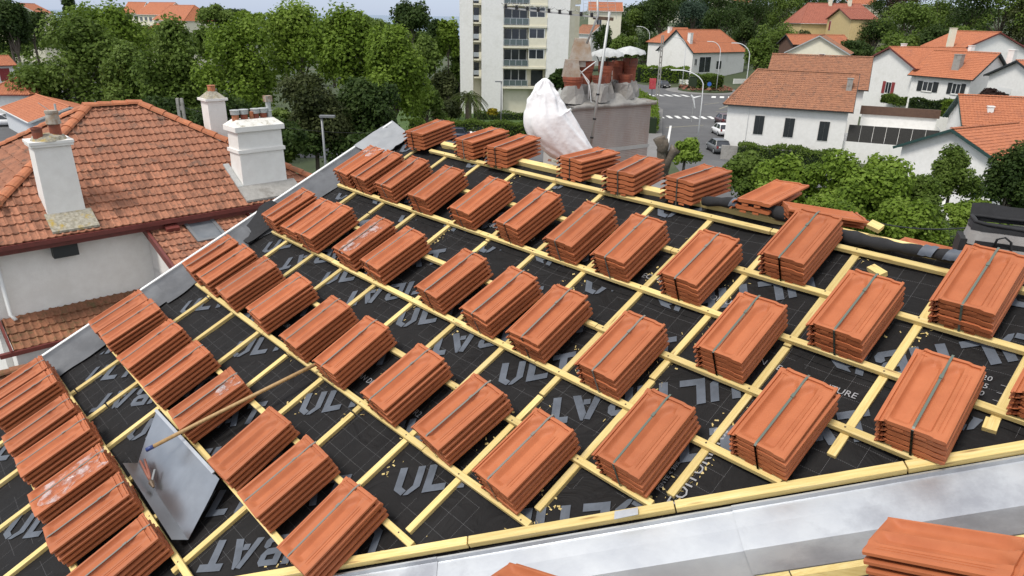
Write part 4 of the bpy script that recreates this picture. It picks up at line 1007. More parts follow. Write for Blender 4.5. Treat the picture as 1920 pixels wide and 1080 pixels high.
MB().lathe(cc(.24, .5, .47), [(.10, 0), (.10, .10)], 14).build('flue_collar', RUST, ch)
# cables hanging from the pots
for pts_ in ([(1072, 120), (1090, 135), (1105, 160), (1108, 190), (1112, 195)], [(1070, 150), (1085, 140), (1100, 128), (1118, 115)], [(1074, 118), (1092, 138), (1104, 152), (1103, 185)]):
    MB().tube([cpx(x, y, 9.62) for x, y in pts_], .008, 6).build('cable', FRAMEW, ch, smooth=True)
# aerial
ae = thing('tv_aerial', 'old television aerial on a galvanised mast strapped to the chimney stack', 'aerial', cpx(1105, 285, 9.4))
base, topm = cpx(1106, 284, 9.42), cpx(1143, 22, 9.42)
MB().tube([base, topm], .018, 10).build('mast', GALV, ae, smooth=True)
for t in (.10, .24, .42): MB().tube([base.lerp(topm, t), base.lerp(topm, t + .012)], .024, 10).build('band', BLACKP, ae)
m2a, m2b = cpx(1100, 82, 9.40), cpx(1121, 30, 9.40); m2c = cpx(1120, -6, 9.40)
MB().tube([m2a, m2b, m2c], [.014, .014, .013], 8).build('upper_pole', GALV, ae, smooth=True)
MB().bar(cpx(1112, 33, 9.42), cpx(1150, 36, 9.42), .03, .04).build('clamp', IRON, ae)
b0, b1 = cpx(943, 14, 9.35), cpx(1118, 32, 9.40)
MB().bar(b0, b1, .02, .02).build('boom', GALV, ae)
for i in range(9):
    c = b0.lerp(b1, .03 + .115 * i)
    MB().cbox(c + Vector((0, 0, .018)), .035, .05, .05).build('insulator', BLACKP, ae)
    d = (b1 - b0).normalized(); s_ = Vector((-d.y, d.x, 0)).normalized()
    el = MB().tube([c + s_ * .10 + Vector((.045, 0, .07)), c + Vector((0, 0, .02)), c + s_ * .10 + Vector((-.05, 0, .06))], .0035, 5)
    el.tube([c + Vector((0, 0, .02)), c - s_ * .12 + Vector((.06, 0, .055))], .0035, 5).tube([c + Vector((0, 0, .02)), c - s_ * .12 + Vector((-.06, 0, .05))], .0035, 5); el.build('element', GALV, ae)
gm = MB()
for i in range(8):
    y = -12 + 6.2 * i
    gm.tube([cpx(1090 + i * 1.6, y, 9.7), cpx(1121 + i * .3, y + 1.5, 9.48), cpx(1154 - i * .5, y, 9.7)], .0028, 4)
for x in (1092, 1106, 1138, 1152): gm.tube([cpx(x, -12, 9.65), cpx(x + 4, 36, 9.65)], .003, 4)
gm.build('reflector_grid', GALV, ae)
# flue wrapped in a white sack
wp = MB(); spine = [(1125, 390, 26), (1112, 345, 28), (1096, 312, 31), (1076, 283, 36), (1050, 254, 43), (1028, 226, 47), (1023, 200, 38), (1022, 178, 29), (1021, 163, 20), (1020, 152, 11), (1019, 147, 3)]
NSEG = 90; secs = []
def interp(t):
    k = t * (len(spine) - 1); i = min(int(k), len(spine) - 2); f = k - i
    def cr_(a, b, c, d, f): return .5 * ((2 * b) + (-a + c) * f + (2 * a - 5 * b + 4 * c - d) * f * f + (-a + 3 * b - 3 * c + d) * f ** 3)
    g_ = lambda j: spine[max(0, min(len(spine) - 1, j))]
    return [cr_(g_(i - 1)[q], g_(i)[q], g_(i + 1)[q], g_(i + 2)[q], f) for q in range(3)]
WY = 8.3; pm = ppm(WY); n = 72
for i in range(NSEG + 1):
    t = i / NSEG; x, y, r = interp(t); c = cpx(x, y, WY); r = max(r, 1.5) / pm
    x2, y2, _ = interp(min(1, t + .01)); x1, y1, _ = interp(max(0, t - .01)); d = (cpx(x2, y2, WY) - cpx(x1, y1, WY)).normalized()
    s_ = d.cross(Vector((0, 1, 0))).normalized(); f_ = s_.cross(d)
    for j in range(n):
        a = 2 * math.pi * j / n; dr = s_ * math.cos(a) + f_ * math.sin(a) * .62
        q = c + dr * r; k3 = Vector((math.cos(a) * 1.6 + t * 1.3, math.sin(a) * 1.6, t * 3.4)); k4 = Vector((math.cos(a) * 3.4 - t * 2.5, math.sin(a) * 3.4 + 5, t * 7))
        w2 = mnoise.noise(k3 * .9 + Vector((3, 1, 7))); w_ = abs(mnoise.noise(k3 * 1.7)); w3 = abs(mnoise.noise(k4))
        wp.v.append(tuple(q + dr * (.045 * w2 - .050 * w_ - .026 * w3 + .012) * min(1, r * 8)))
for i in range(NSEG):
    for j in range(n): a = i * n + j; b_ = i * n + (j + 1) % n; wp.f.append((a, b_, b_ + n, a + n))
wp.f.append(tuple(range(NSEG * n, (NSEG + 1) * n)))
wp.build('wrapped_flue', TARP, None, smooth=True, label='flue wrapped in a crumpled white plastic sack beside the chimney stack', cat='wrapped flue')

# ------------------------------------------------------------ houses of the town
def field(par, quad, m, wd=.22, ga=.34, amp=.035):
    """tiled slope as one part: waves along each course, a step at each lower edge; quad = eave left, eave right, ridge right, ridge left"""
    a, b, c, d = [Vector(p) for p in quad]; n = (b - a).cross(d - a).normalized()
    if n.z < 0: n = -n
    up = ((d + c) / 2 - (a + b) / 2); T = up.length; S = (b - a); SLn = S.length; sdir = S.normalized()
    nc = max(2, int(T / ga)); mb = MB()
    for j in range(nc):
        t0, t1 = j / nc, (j + 1) / nc
        L0, R0, L1, R1 = a.lerp(d, t0), b.lerp(c, t0), a.lerp(d, t1), b.lerp(c, t1)
        l0 = (L0 - a).dot(sdir); r0 = (R0 - a).dot(sdir); l1 = (L1 - a).dot(sdir); r1 = (R1 - a).dot(sdir)
        nw = max(2, int((r0 - l0) / wd)) * 4; k = len(mb.v)
        for i in range(nw + 1):
            f = i / nw; ph = (l0 + (r0 - l0) * f) / wd; wv = amp * (.5 + .5 * math.cos(2 * math.pi * ph)) ** 1.5
            p0 = L0.lerp(R0, f); p1 = L1.lerp(R1, f); jj = .012 * mnoise.noise(p0 * 3)
            mb.v += [tuple(p0 + n * (wv + .045 + jj)), tuple(p1 + n * (wv + .015 + jj)), tuple(p0 + n * (-.01))]
        for i in range(nw):
            q = k + 3 * i; mb.f += [(q, q + 3, q + 4, q + 1), (q + 2, q + 5, q + 3, q)]
    o = mb.build('roof_tiles', m, par, kind='stuff')
    return o
def window(par, M_, x, z, w_, h_, style='w', y=-.02):
    """style: w = framed window, s = closed shutters, o = window with open shutters, r = roller blind half down"""
    def q(mb, m, nm, p): mb.v = [tuple(M_ @ Vector(v)) for v in mb.v]; return mb.build(nm, m, p)
    if style[0] == 's':
        sh_ = DARKSH if style == 's' else {'sr': REDSH, 'sg': GREENSH}[style]
        o = q(MB().box((x - w_ / 2 - .1, y - .005, z - .1), (w_ + .2, 0, 0), (0, .02, 0), (0, 0, h_ + .2)), WHITEO, 'surround', par)
        for k in (0, 1): q(MB().box((x - w_ / 2 + k * (w_ / 2 + .008), y - .045, z), (w_ / 2 - .008, 0, 0), (0, .04, 0), (0, 0, h_)), sh_, 'shutter', o)
        return o
    fr = MB(); f = .07
    for bx in ((x - w_ / 2, z, f, h_), (x + w_ / 2 - f, z, f, h_), (x - w_ / 2 + f, z, w_ - 2 * f, f), (x - w_ / 2 + f, z + h_ - f, w_ - 2 * f, f), (x - f / 2, z + f, f, h_ - 2 * f)):
        fr.box((bx[0], y - .03, bx[1]), (bx[2], 0, 0), (0, .05, 0), (0, 0, bx[3]))
    o = q(fr, FRAMEW, 'window', par)
    q(MB().box((x - w_ / 2 + f * .5, y - .002, z + f * .5), (w_ - f, 0, 0), (0, .012, 0), (0, 0, h_ - f)), GLASS, 'pane', o)
    q(MB().box((x - w_ / 2 - .06, y - .10, z - .08), (w_ + .12, 0, 0), (0, .11, 0), (0, 0, .07)), WHITEO, 'sill', o)
    if style[0] == 'o':
        sh_ = {'o': DARKSH, 'or': REDSH, 'og': GREENSH}[style]
        for s_ in (-1, 1): q(MB().box((x + s_ * (w_ / 2 + w_ * .27) - w_ * .25, y - .055, z - .03), (w_ * .5, 0, 0), (0, .045, 0), (0, 0, h_ + .06)), sh_, 'shutter', o)
    if style[0] == 'r': q(MB().box((x - w_ / 2 - .05, y - .05, z + h_ * .5), (w_ + .1, 0, 0), (0, .016, 0), (0, 0, h_ * .55)), FRAMEW, 'roller_blind', o)
    return o
def house(label, A, B, base, depth, eave, rise, ridge='x', wall=WHITEP, roof=ORROOF, trim=DKRED, wins=(), hip=(0, 0), oh=.45, chims=(), tile=.24, gabf=None, sink=4., name='house', dback=None):
    """A, B: ends of the front wall (x, y); depth away from the viewer; eave and rise in metres above base; hip: inset of the ridge at each end"""
    A, B = Vector((A[0], A[1], base)), Vector((B[0], B[1], base)); X = (B - A); W_ = X.length; X.normalize(); Y = Vector((-X.y, X.x, 0))
    M_ = Matrix((X, Y, Vector((0, 0, 1)))).transposed().to_4x4(); M_.translation = A
    t = thing(name, label, 'house', M_ @ Vector((W_ / 2, depth / 2, 0)))
    def P(x, y, z): return M_ @ Vector((x, y, z))
    b = MB()
    if ridge == 'x':
        for (x0, hp) in ((0, hip[0]), (W_, hip[1])): pass
        sec = [P(0, 0, -sink), P(0, depth, -sink), P(0, depth, eave), P(0, depth / 2, eave + rise), P(0, 0, eave)]
        if hip[0] or hip[1]:
            MB().box(P(0, 0, -sink), X * W_, Y * depth, Vector((0, 0, eave + sink))).build('wall', wall, t)
            if not hip[1]: MB().prism([P(W_ - .25, 0, eave), P(W_ - .25, depth, eave), P(W_ - .25, depth / 2, eave + rise)], X * .25).build('gable_wall', wall, t)
            if not hip[0]: MB().prism([P(0, 0, eave), P(0, depth, eave), P(0, depth / 2, eave + rise)], X * .25).build('gable_wall', wall, t)
        else: MB().prism(sec, X * W_).build('wall', wall, t)
        k = rise / (depth / 2); e = oh; zz = eave - k * e + .12
        l0 = -oh; r0 = W_ + oh; lr = hip[0] if hip[0] else -oh; rr_ = W_ - hip[1] if hip[1] else W_ + oh; zr = eave + rise + .12
        F = [P(l0, -e, zz), P(r0, -e, zz), P(rr_, depth / 2, zr), P(lr, depth / 2, zr)]; K = [P(r0, depth + e, zz), P(l0, depth + e, zz), P(lr, depth / 2, zr), P(rr_, depth / 2, zr)]
        planes = [F, K]
        if hip[0]: planes.append([P(l0, depth + e, zz), P(l0, -e, zz), P(lr, depth / 2 - .01, zr), P(lr, depth / 2 + .01, zr)])
        if hip[1]: planes.append([P(r0, -e, zz), P(r0, depth + e, zz), P(rr_, depth / 2 + .01, zr), P(rr_, depth / 2 - .01, zr)])
        for q in planes: field(t, q, roof, tile)
        for q in planes: MB().prism(q, (0, 0, -.09)).build('roof_deck', trim, t)
        ridgecaps(t, P(lr, depth / 2, zr + .06), P(rr_, depth / 2, zr + .06), roof, .42, .14, True)
        for hp, xe, xr in ((hip[0], l0, lr), (hip[1], r0, rr_)):
            if hp:
                for yy in (-e, depth + e): ridgecaps(t, P(xe, yy, zz + .06), P(xr, depth / 2, zr + .06), roof, .42, .13, True)
            else:
                for yy in (-e, depth + e): MB().bar(P(xe, yy, zz - .06), P(xe, depth / 2, zr - .06), .06, .2).build('verge_board', trim, t)
        MB().bar(P(l0, -e - .05, zz - .05), P(r0, -e - .05, zz - .05), .12, .1).build('gutter', trim, t)
    else:
        MB().prism([P(0, 0, -sink), P(W_, 0, -sink), P(W_, 0, eave), P(W_ / 2, 0, eave + rise), P(0, 0, eave)], Y * depth).build('wall', wall, t)
        k = rise / (W_ / 2); e = oh; zz = eave - k * e + .12; zr = eave + rise + .12; bk = depth + oh
        for q in ([P(-e, bk, zz), P(-e, -oh, zz), P(W_ / 2, -oh, zr), P(W_ / 2, bk, zr)], [P(W_ + e, -oh, zz), P(W_ + e, bk, zz), P(W_ / 2, bk, zr), P(W_ / 2, -oh, zr)]):
            field(t, q, roof, tile); MB().prism(q, (0, 0, -.09)).build('roof_deck', trim, t)
        ridgecaps(t, P(W_ / 2, -oh, zr + .06), P(W_ / 2, bk, zr + .06), roof, .42, .14, True)
        for x0 in (-e, W_ + e): MB().bar(P(x0, -oh - .03, zz - .06), P(W_ / 2, -oh - .03, zr - .06), .06, .2).build('verge_board', trim, t)
    Ml = Matrix((-Y, X, Vector((0, 0, 1)))).transposed().to_4x4(); Ml.translation = P(0, depth, 0)      # left wall, x runs back to front
    Mr = Matrix((Y, -X, Vector((0, 0, 1)))).transposed().to_4x4(); Mr.translation = P(W_, 0, 0)
    FM = {'f': M_, 'l': Ml, 'r': Mr}
    for face, x, z, w_, h_, st in wins: window(t, FM[face], x, z, w_, h_, st)
    for (x, y, w_, d_, z1, mm) in chims:
        zb = eave - .2
        c_ = MB().box(P(x - w_ / 2, y - d_ / 2, zb), X * w_, Y * d_, Vector((0, 0, z1 - zb))).build('chimney', mm, t)
        MB().box(P(x - w_ / 2 - .05, y - d_ / 2 - .05, z1), X * (w_ + .1), Y * (d_ + .1), Vector((0, 0, .1))).build('cap', mm, c_)
    return t, P
def at2(x, y, z): p = atz(x, y, z); return (p.x, p.y)

# white house with three shuttered windows by the road
g0 = atz(1364, 285, 0); EV = aty(1365, 192, g0.y).z
A_h, B_h = at2(1366, 192, EV), at2(1592, 206, EV)
h1, P1 = house('white house by the road with three closed black shutters and brown tile roof', A_h, B_h, 0, 9.2, EV, 3.2, 'x', WHITEP, BRROOF, DARKSH,
    [('f', 3.55, 2.3, 1.0, 2.0, 's'), ('f', 6.7, 2.25, 1.0, 2.0, 's'), ('f', 10.2, 2.15, 1.0, 2.0, 's'), ('f', 5.0, .55, .5, .55, 'w'), ('r', 2.2, 2.6, 1.0, 1.6, 'w')], hip=(2.1, 0), chims=[(11.9, 2.6, .55, .7, EV + 2.9, CONC)], tile=.26)
ROOFV = MB(); L1h = (Vector(B_h) - Vector(A_h)).length
MB().bar(P1(6.2, 2.35, EV + 1.62), P1(7.0, 2.35, EV + 1.62), .75, .10, (0, -.57, .82)).build('rooflight', ALU, h1)
MB().tube([P1(2.3, -.06, EV - .1), P1(2.3, -.06, -1)], .05, 8).build('downpipe', FRAMEW, h1)
# its rear wing, terrace and screens
A_w = P1(2.6, 13.2, 0); B_w = P1(13.6, 13.2, 0)
house('brown tiled rear house behind the shuttered white house', (A_w.x, A_w.y), (B_w.x, B_w.y), 0, 10, EV + 1.2, 3.2, 'x', WHITEP, BRROOF, DARKSH, [('r', 3, 1, 1.6, 2.2, 'w')], tile=.26)
te = thing('terrace', 'raised white walled terrace with dark screens beside the shuttered house', 'terrace', P1(L1h + 3, 2, 0))
MB().box(P1(L1h + .01, .5, -4), (P1(9, 0, 0) - P1(0, 0, 0)), (P1(0, 6.5, 0) - P1(0, 0, 0)), Vector((0, 0, 6.2))).build('wall', WHITEP, te)
X1 = (P1(1, 0, 0) - P1(0, 0, 0)); Y1 = (P1(0, 1, 0) - P1(0, 0, 0))
for k in range(7): MB().box(P1(L1h + .3 + k * 1.2, .55, 2.2), X1 * 1.17, Y1 * .05, Vector((0, 0, 1.75))).build('screen_panel', FENCE, te)
MB().box(P1(L1h + 1.4, 6.5, 2.2), X1 * 7.4, Y1 * .08, Vector((0, 0, 2.3))).build('white_parapet', WHITEP, te)
MB().box(P1(L1h + 1.2, 6.3, 4.5), X1 * 7.8, Y1 * .3, Vector((0, 0, .9))).build('brown_board', BRWOOD, te)
for k in range(4): MB().box(P1(L1h + 8.96, .6 + k * 1.4, 2.2), X1 * .05, Y1 * 1.36, Vector((0, 0, 1.5))).build('pale_screen', GALV, te)
MB().box(P1(L1h + 8.1, .62, 2.9), X1 * .75, Y1 * .35, Vector((0, 0, .75))).build('air_unit', FRAMEW, te)

def hp(label, pa, pb, Y, eave_h, **k):
    """front wall from two eave pixels; distance Y for the left end, base found from the eave height"""
    a = aty(*pa, Y); base = a.z - eave_h; b = atz(*pb, a.z)
    if abs(b.y - Y) > 25: b = aty(*pb, Y)
    return house(label, (a.x, a.y), (b.x, b.y), base, eave=eave_h, **k)
hp('white house with black open shutters and a bright orange roof uphill', (1712, 138), (1822, 147), 104, 5.2, depth=8.4, rise=3.0, wall=WHITEP, roof=ORROOF, trim=DARKSH,
   wins=[('f', 2.6, 3.0, 1.5, 1.3, 'o'), ('f', 6.7, 3.0, 1.2, 1.4, 'o'), ('f', 2.2, .4, 1.6, 1.1, 'w')], chims=[(5.3, 1.3, 1.0, .8, 8.0, CONC), (8.6, 7.4, .8, .8, 8.7, WHITEP)], tile=.3)
hp('white gabled house with red shutters and orange roof behind the terrace', (1618, 118), (1718, 128), 116, 5.0, depth=12, rise=2.5, ridge='y', wall=WHITEP, roof=ORROOF, trim=DKRED,
   wins=[('f', 7.0, 1.0, 1.3, 1.7, 'or')], chims=[(.8, 6, .6, .6, 7.9, WHITEP), (10, 10, .6, .6, 8.0, WHITEP)], tile=.3)
hp('white gabled house with tall white chimney and dark red verges uphill', (1795, 96), (1930, 112), 122, 5.5, depth=12, rise=2.9, ridge='y', wall=WHITEP, roof=ORROOF, trim=DKRED,
   wins=[('f', 10.5, 2.4, 1.2, 1.5, 'or')], chims=[(.3, 3, .9, .7, 9.0, CREAM), (8.9, -.6, .7, .7, 5.6, WHITEP)], tile=.3)
hp('white gabled house with roller blind and black verges uphill', (1856, 140), (1955, 150), 92, 4.6, depth=9, rise=1.8, ridge='y', wall=WHITEP, roof=ORROOF, trim=DARKSH, wins=[('f', 2.9, 2.0, 1.9, 1.2, 'r')], tile=.3)
hp('low white house with orange roof and white roof vent', (1812, 232), (1960, 240), 68, 3.2, depth=7, rise=2.2, wall=WHITEP, roof=ORROOF, trim=GREENSH, chims=[(2.1, 1.6, .5, .5, 4.7, WHITEP)], tile=.28)
hp('low white gabled house with orange roof and green verges below the terrace', (1692, 274), (1878, 306), 56, 3.0, depth=8, rise=1.75, ridge='y', wall=WHITEP, roof=ORROOF, trim=GREENSH, wins=[('f', 7.0, .3, .9, 1.2, 'og')], tile=.28)
# house at the roundabout, in two blocks
t, _ = hp('white house at the roundabout with broad orange hipped roof', (1300, 97), (1398, 95), 172, 7.4, depth=11, rise=4.6, wall=WHITEP, roof=ORROOF, trim=DARKSH,
   wins=[('f', 4.6, 2.6, 4.2, 3.6, 'w'), ('f', 9.8, 3.2, 2.0, 2.0, 'w'), ('f', 1.2, 4.2, .9, 1.6, 'w')], hip=(0, 4), chims=[(1.0, 2.2, .9, .9, 11.4, WHITEP)], tile=.4)
hp('white side house left of the broad orange roof at the roundabout', (1258, 80), (1306, 80), 180, 7.0, depth=9, rise=3.2, wall=WHITEP, roof=ORROOF, trim=DARKSH,
   wins=[('f', 2.4, 4.4, 1.4, 1.7, 'w'), ('f', 5.0, 4.4, 1.4, 1.7, 'o')], hip=(3.5, 0), chims=[(2.5, 4, .8, .8, 10.5, WHITEP)], tile=.4)
hp('small low brick house beyond the hedge at the bend', (1238, 93), (1262, 94), 190, 3.4, depth=6, rise=2.6, wall=WHITEP, roof=BRROOF, trim=DARKSH, tile=.4)
hp('ochre villa with red shutters on the wooded hill', (1503, 42), (1650, 40), 215, 8.0, depth=13, rise=5.2, wall=YELLOWR, roof=mat('dusty_red_roof', (.36, .12, .075), (.29, .095, .06), rough=.85, scale=1.2), trim=FRAMEW,
   wins=[('f', 5.8, -.4, 2.0, 2.4, 'or')], hip=(3.5, 3.5), chims=[(9.8, 6, .9, .9, 14.5, CREAM), (15.5, 6, .9, .9, 14.4, CREAM)], tile=.5)
hp('ochre gabled front of the hill villa with red shuttered window', (1552, 36), (1597, 36), 212.5, 8.3, depth=6, rise=2.6, ridge='y', wall=YELLOWR, roof=MATS['dusty_red_roof'], trim=DKRED, wins=[('f', 3.6, 5.4, 1.9, 2.4, 'sr')], tile=.5)
hp('beige gabled house with peeling front below the ochre villa', (1476, 97), (1590, 101), 140, 5.0, depth=9, rise=2.9, ridge='y', wall=CREAM, roof=BRROOF, trim=GALV, wins=[('f', 6.2, 3.2, .9, 1.6, 's')], tile=.4)
hp('timber upper house with orange roof behind the beige gable', (1488, 82), (1592, 83), 152, 4.5, depth=5, rise=1.6, wall=BRWOOD, roof=ORROOF, trim=DARKSH, tile=.4)
hp('tall white block with orange roof beyond the aerial', (1106, 20), (1166, 21), 230, 9.5, depth=10, rise=2.4, wall=CREAM, roof=ORROOF, trim=FRAMEW, wins=[('f', 3, 5.4, 1.6, 1.6, 'w')], tile=.5)
hp('small white house with balcony beyond the flats', (1078, 62), (1108, 63), 205, 4.5, depth=8, rise=2, wall=WHITEP, roof=BRROOF, trim=FRAMEW, wins=[('f', 2, 1.5, 1.4, 1.4, 'w')], tile=.5)
hp('low orange roofed house on top of the wooded hill', (1372, 2), (1412, 4), 330, 5, depth=10, rise=3, wall=CREAM, roof=ORROOF, trim=FRAMEW, tile=.6)
hp('brick red house half hidden on the hill crest', (1252, 9), (1292, 10), 330, 5, depth=10, rise=3, wall=CREAM, roof=BRROOF, trim=FRAMEW, tile=.6)
hp('orange roof with dormers behind the ochre villa', (1596, 8), (1650, 9), 260, 5, depth=10, rise=1.8, wall=CREAM, roof=ORROOF, trim=FRAMEW, tile=.6)
# resort blocks with red roofs towards the sea
for i, (pa, pb, Y, ev, r_, lab, rid) in enumerate([
   ((231, 24), (262, 24), 300, 12, 4.0, 'cream block with red roof, landward end of the resort near the sea', 'x'), ((258, 26), (305, 27), 292, 14, 4.2, 'cream balconied block with red roof in the resort near the sea', 'x'),
   ((288, 36), (345, 38), 284, 14, 5.0, 'largest red roofed block of the resort with white terrace below', 'x'), ((318, 46), (374, 44), 278, 13, 4.4, 'cream block with red hipped roof, seaward end of the resort', 'x'),
   ((265, 58), (314, 59), 262, 8, 2.4, 'low cream house with red roof in front of the resort', 'x'), ((68, 24), (98, 24), 300, 8, 3.4, 'pale house with red roof among dark trees inland of the resort', 'x'), ((-25, 12), (26, 13), 300, 8, 3.4, 'red roofed house behind the dark trees by the car park', 'x')]):
    wn_ = [('f', x, z, 1.8, 1.6, 'w') for x in (2, 5, 8) for z in (ev - 2.6, ev - 5.6)] if ev > 9 else []
    hp(lab, pa, pb, Y, ev, depth=12, rise=r_, ridge=rid, wall=CREAM, roof=ORROOF, trim=FRAMEW, wins=wn_, hip=(3, 3) if i in (2, 3, 4) else (0, 0), tile=.6, sink=12)
# sheds by the car park
house('white plank shed with bright orange roof in the car park', at2(8, 202, 2.5), at2(61, 228, 2.5), 0, 7.5, 2.5, 1.2, 'x', mat('white_planks', (.62, .64, .66), (.52, .54, .56), rough=.8, scale=6), ORROOF, FRAMEW, tile=.3)
hp('white garage with orange hipped roof at the back of the car park', (-30, 176), (52, 176), 92, 2.6, depth=7, rise=1.6, wall=WHITEP, roof=ORROOF, trim=DKRED, hip=(2.5, 2.5), tile=.3)
hp('low house with orange roof and dark red doors beyond the car park', (-40, 124), (26, 122), 128, 3.0, depth=8, rise=1.3, wall=WHITEP, roof=ORROOF, trim=DKRED, wins=[('f', 3.6, .3, 1.6, 2.2, 'sr'), ('f', 6.0, .3, 1.6, 2.2, 's')], tile=.4)

# ------------------------------------------------------------ the flats
YF = 107.0
fa, fb = atz(905, 214, 0.), None
fx = Vector((1, .06, 0)).normalized(); fy = Vector((-fx.y, fx.x, 0)); FO = Vector((aty(863, 200, YF).x, YF, 0))
FMt = Matrix((fx, fy, Vector((0, 0, 1)))).transposed().to_4x4(); FMt.translation = FO
fk = 1 / (FPX / (YF * cp + 6 * sp))           # metres per pixel on the facade
def fX(px): return (px - 863) * fk
ap = thing('apartment_block', 'white block of flats with stacked balconies and dark windows', 'apartment block', FO + Vector((8, 4, 0)))
def fb_(name, m, x0, x1, y0, y1, z0, z1, par=None):
    b = MB().box((x0, y0, z0), (x1 - x0, 0, 0), (0, y1 - y0, 0), (0, 0, z1 - z0)); b.v = [tuple(FMt @ Vector(p)) for p in b.v]; return b.build(name, m, par or ap)
TOP = 24.0; ST = 2.86; Z0 = aty(960, 163, YF).z - .0
xa, xb, xc, xd, xe, xf, xg = fX(863), fX(888), fX(904), fX(944.5), fX(1025.5), fX(1067), fX(1080)
fb_('wall', WHITEP, xa, xb, 2.2, 12, -2, TOP); fb_('wall', CREAM, xb, xc, 3.6, 12, -2, TOP)
fb_('wall', WHITEP, xc, xd, 0, 12, -2, TOP); fb_('wall', CREAM, xd, xe, 1.6, 12, -2, TOP); fb_('wall', WHITEP, xe, xf, 0, 12, -2, TOP)
fb_('wall', CREAM, xf, xg, 2.0, 11, -2, TOP)
for k in range(3): fb_('stepped_wall', CREAM, xg, xg + .9 + .4 * k, 4 + 2 * k, 11, 6 + 5 * k, 11 + 5 * k - .3)
xm = fX(991.5)
zb = [Z0 + ST * i for i in range(7)]
fb_('garage_wall', CREAM, xd + .1, xm + .2, .8, 1.6, -1, zb[0] - .35)
for i, z in enumerate(zb):
    if z > TOP - 2: break
    fb_('slab', CREAM, xd - .05, xe - .02, -.15, 1.6, z - .28, z)
    # balcony rail
    rl = fb_('rail', ALU, xd + .02, xm, -.12, -.06, z + .92, z + .99)
    fb_('rail_bar', ALU, xd + .02, xm, -.11, -.07, z + .12, z + .16, rl)
    nb_ = 4
    for k in range(nb_ + 1): fb_('baluster', ALU, xd + .02 + (xm - xd - .09) * k / nb_, xd + .09 + (xm - xd - .09) * k / nb_, -.12, -.06, z, z + .92, rl)
    fb_('rail_glass', mat('rail_glass', (.10, .13, .13), rough=.1, spec=.7), xd + .12, xm - .1, -.10, -.085, z + .18, z + .88, rl)
    # door glazing behind the balcony
    dr = fb_('balcony_door', FRAMEW, xd + .15, xm - .05, 1.52, 1.6, z + .02, z + 2.4)
    for k in range(3):
        w_ = (xm - xd - .3) / 3; fb_('pane', GLASS, xd + .2 + k * w_, xd + .2 + k * w_ + w_ - .12, 1.49, 1.53, z + .08, z + 2.32, dr)
    if i == 0:
        fb_('pane', GLASS, xm + .6, xe - .3, 1.5, 1.58, z + .05, z + 2.3, dr)
        continue
    fb_('parapet', CREAM, xm + .02, xe - .02, -.05, .12, z, z + 1.12)
    wd = fb_('window', FRAMEW, xm + .05, xe - .3, .02, .10, z + 1.12, z + 2.45)
    for k in range(2):
        w_ = (xe - .35 - xm - .1) / 2; fb_('pane', GLASS, xm + .12 + k * w_, xm + .12 + (k + 1) * w_ - .1, -.01, .03, z + 1.18, z + 2.38, wd)
    fb_('side_wall', CREAM, xm, xe, .12, 1.6, z + 1.12, z + ST - .281)
for i, z in enumerate([Z0 - 1.4 + ST * .9 * k for k in range(1, 9)]):
    fb_('slab', CREAM, xb + .02, xc - .02, 2.3, 3.6, z - .22, z); fb_('rail', ALU, xb + .04, xc - .04, 2.3, 2.36, z + .3, z + .95)
    fb_('pane', GLASS, xb + .12, xc - .35, 3.55, 3.6, z + .05, z + 2.0); fb_('parapet', CREAM, xc - .38, xc - .02, 2.26, 2.4, z, z + 1.0)

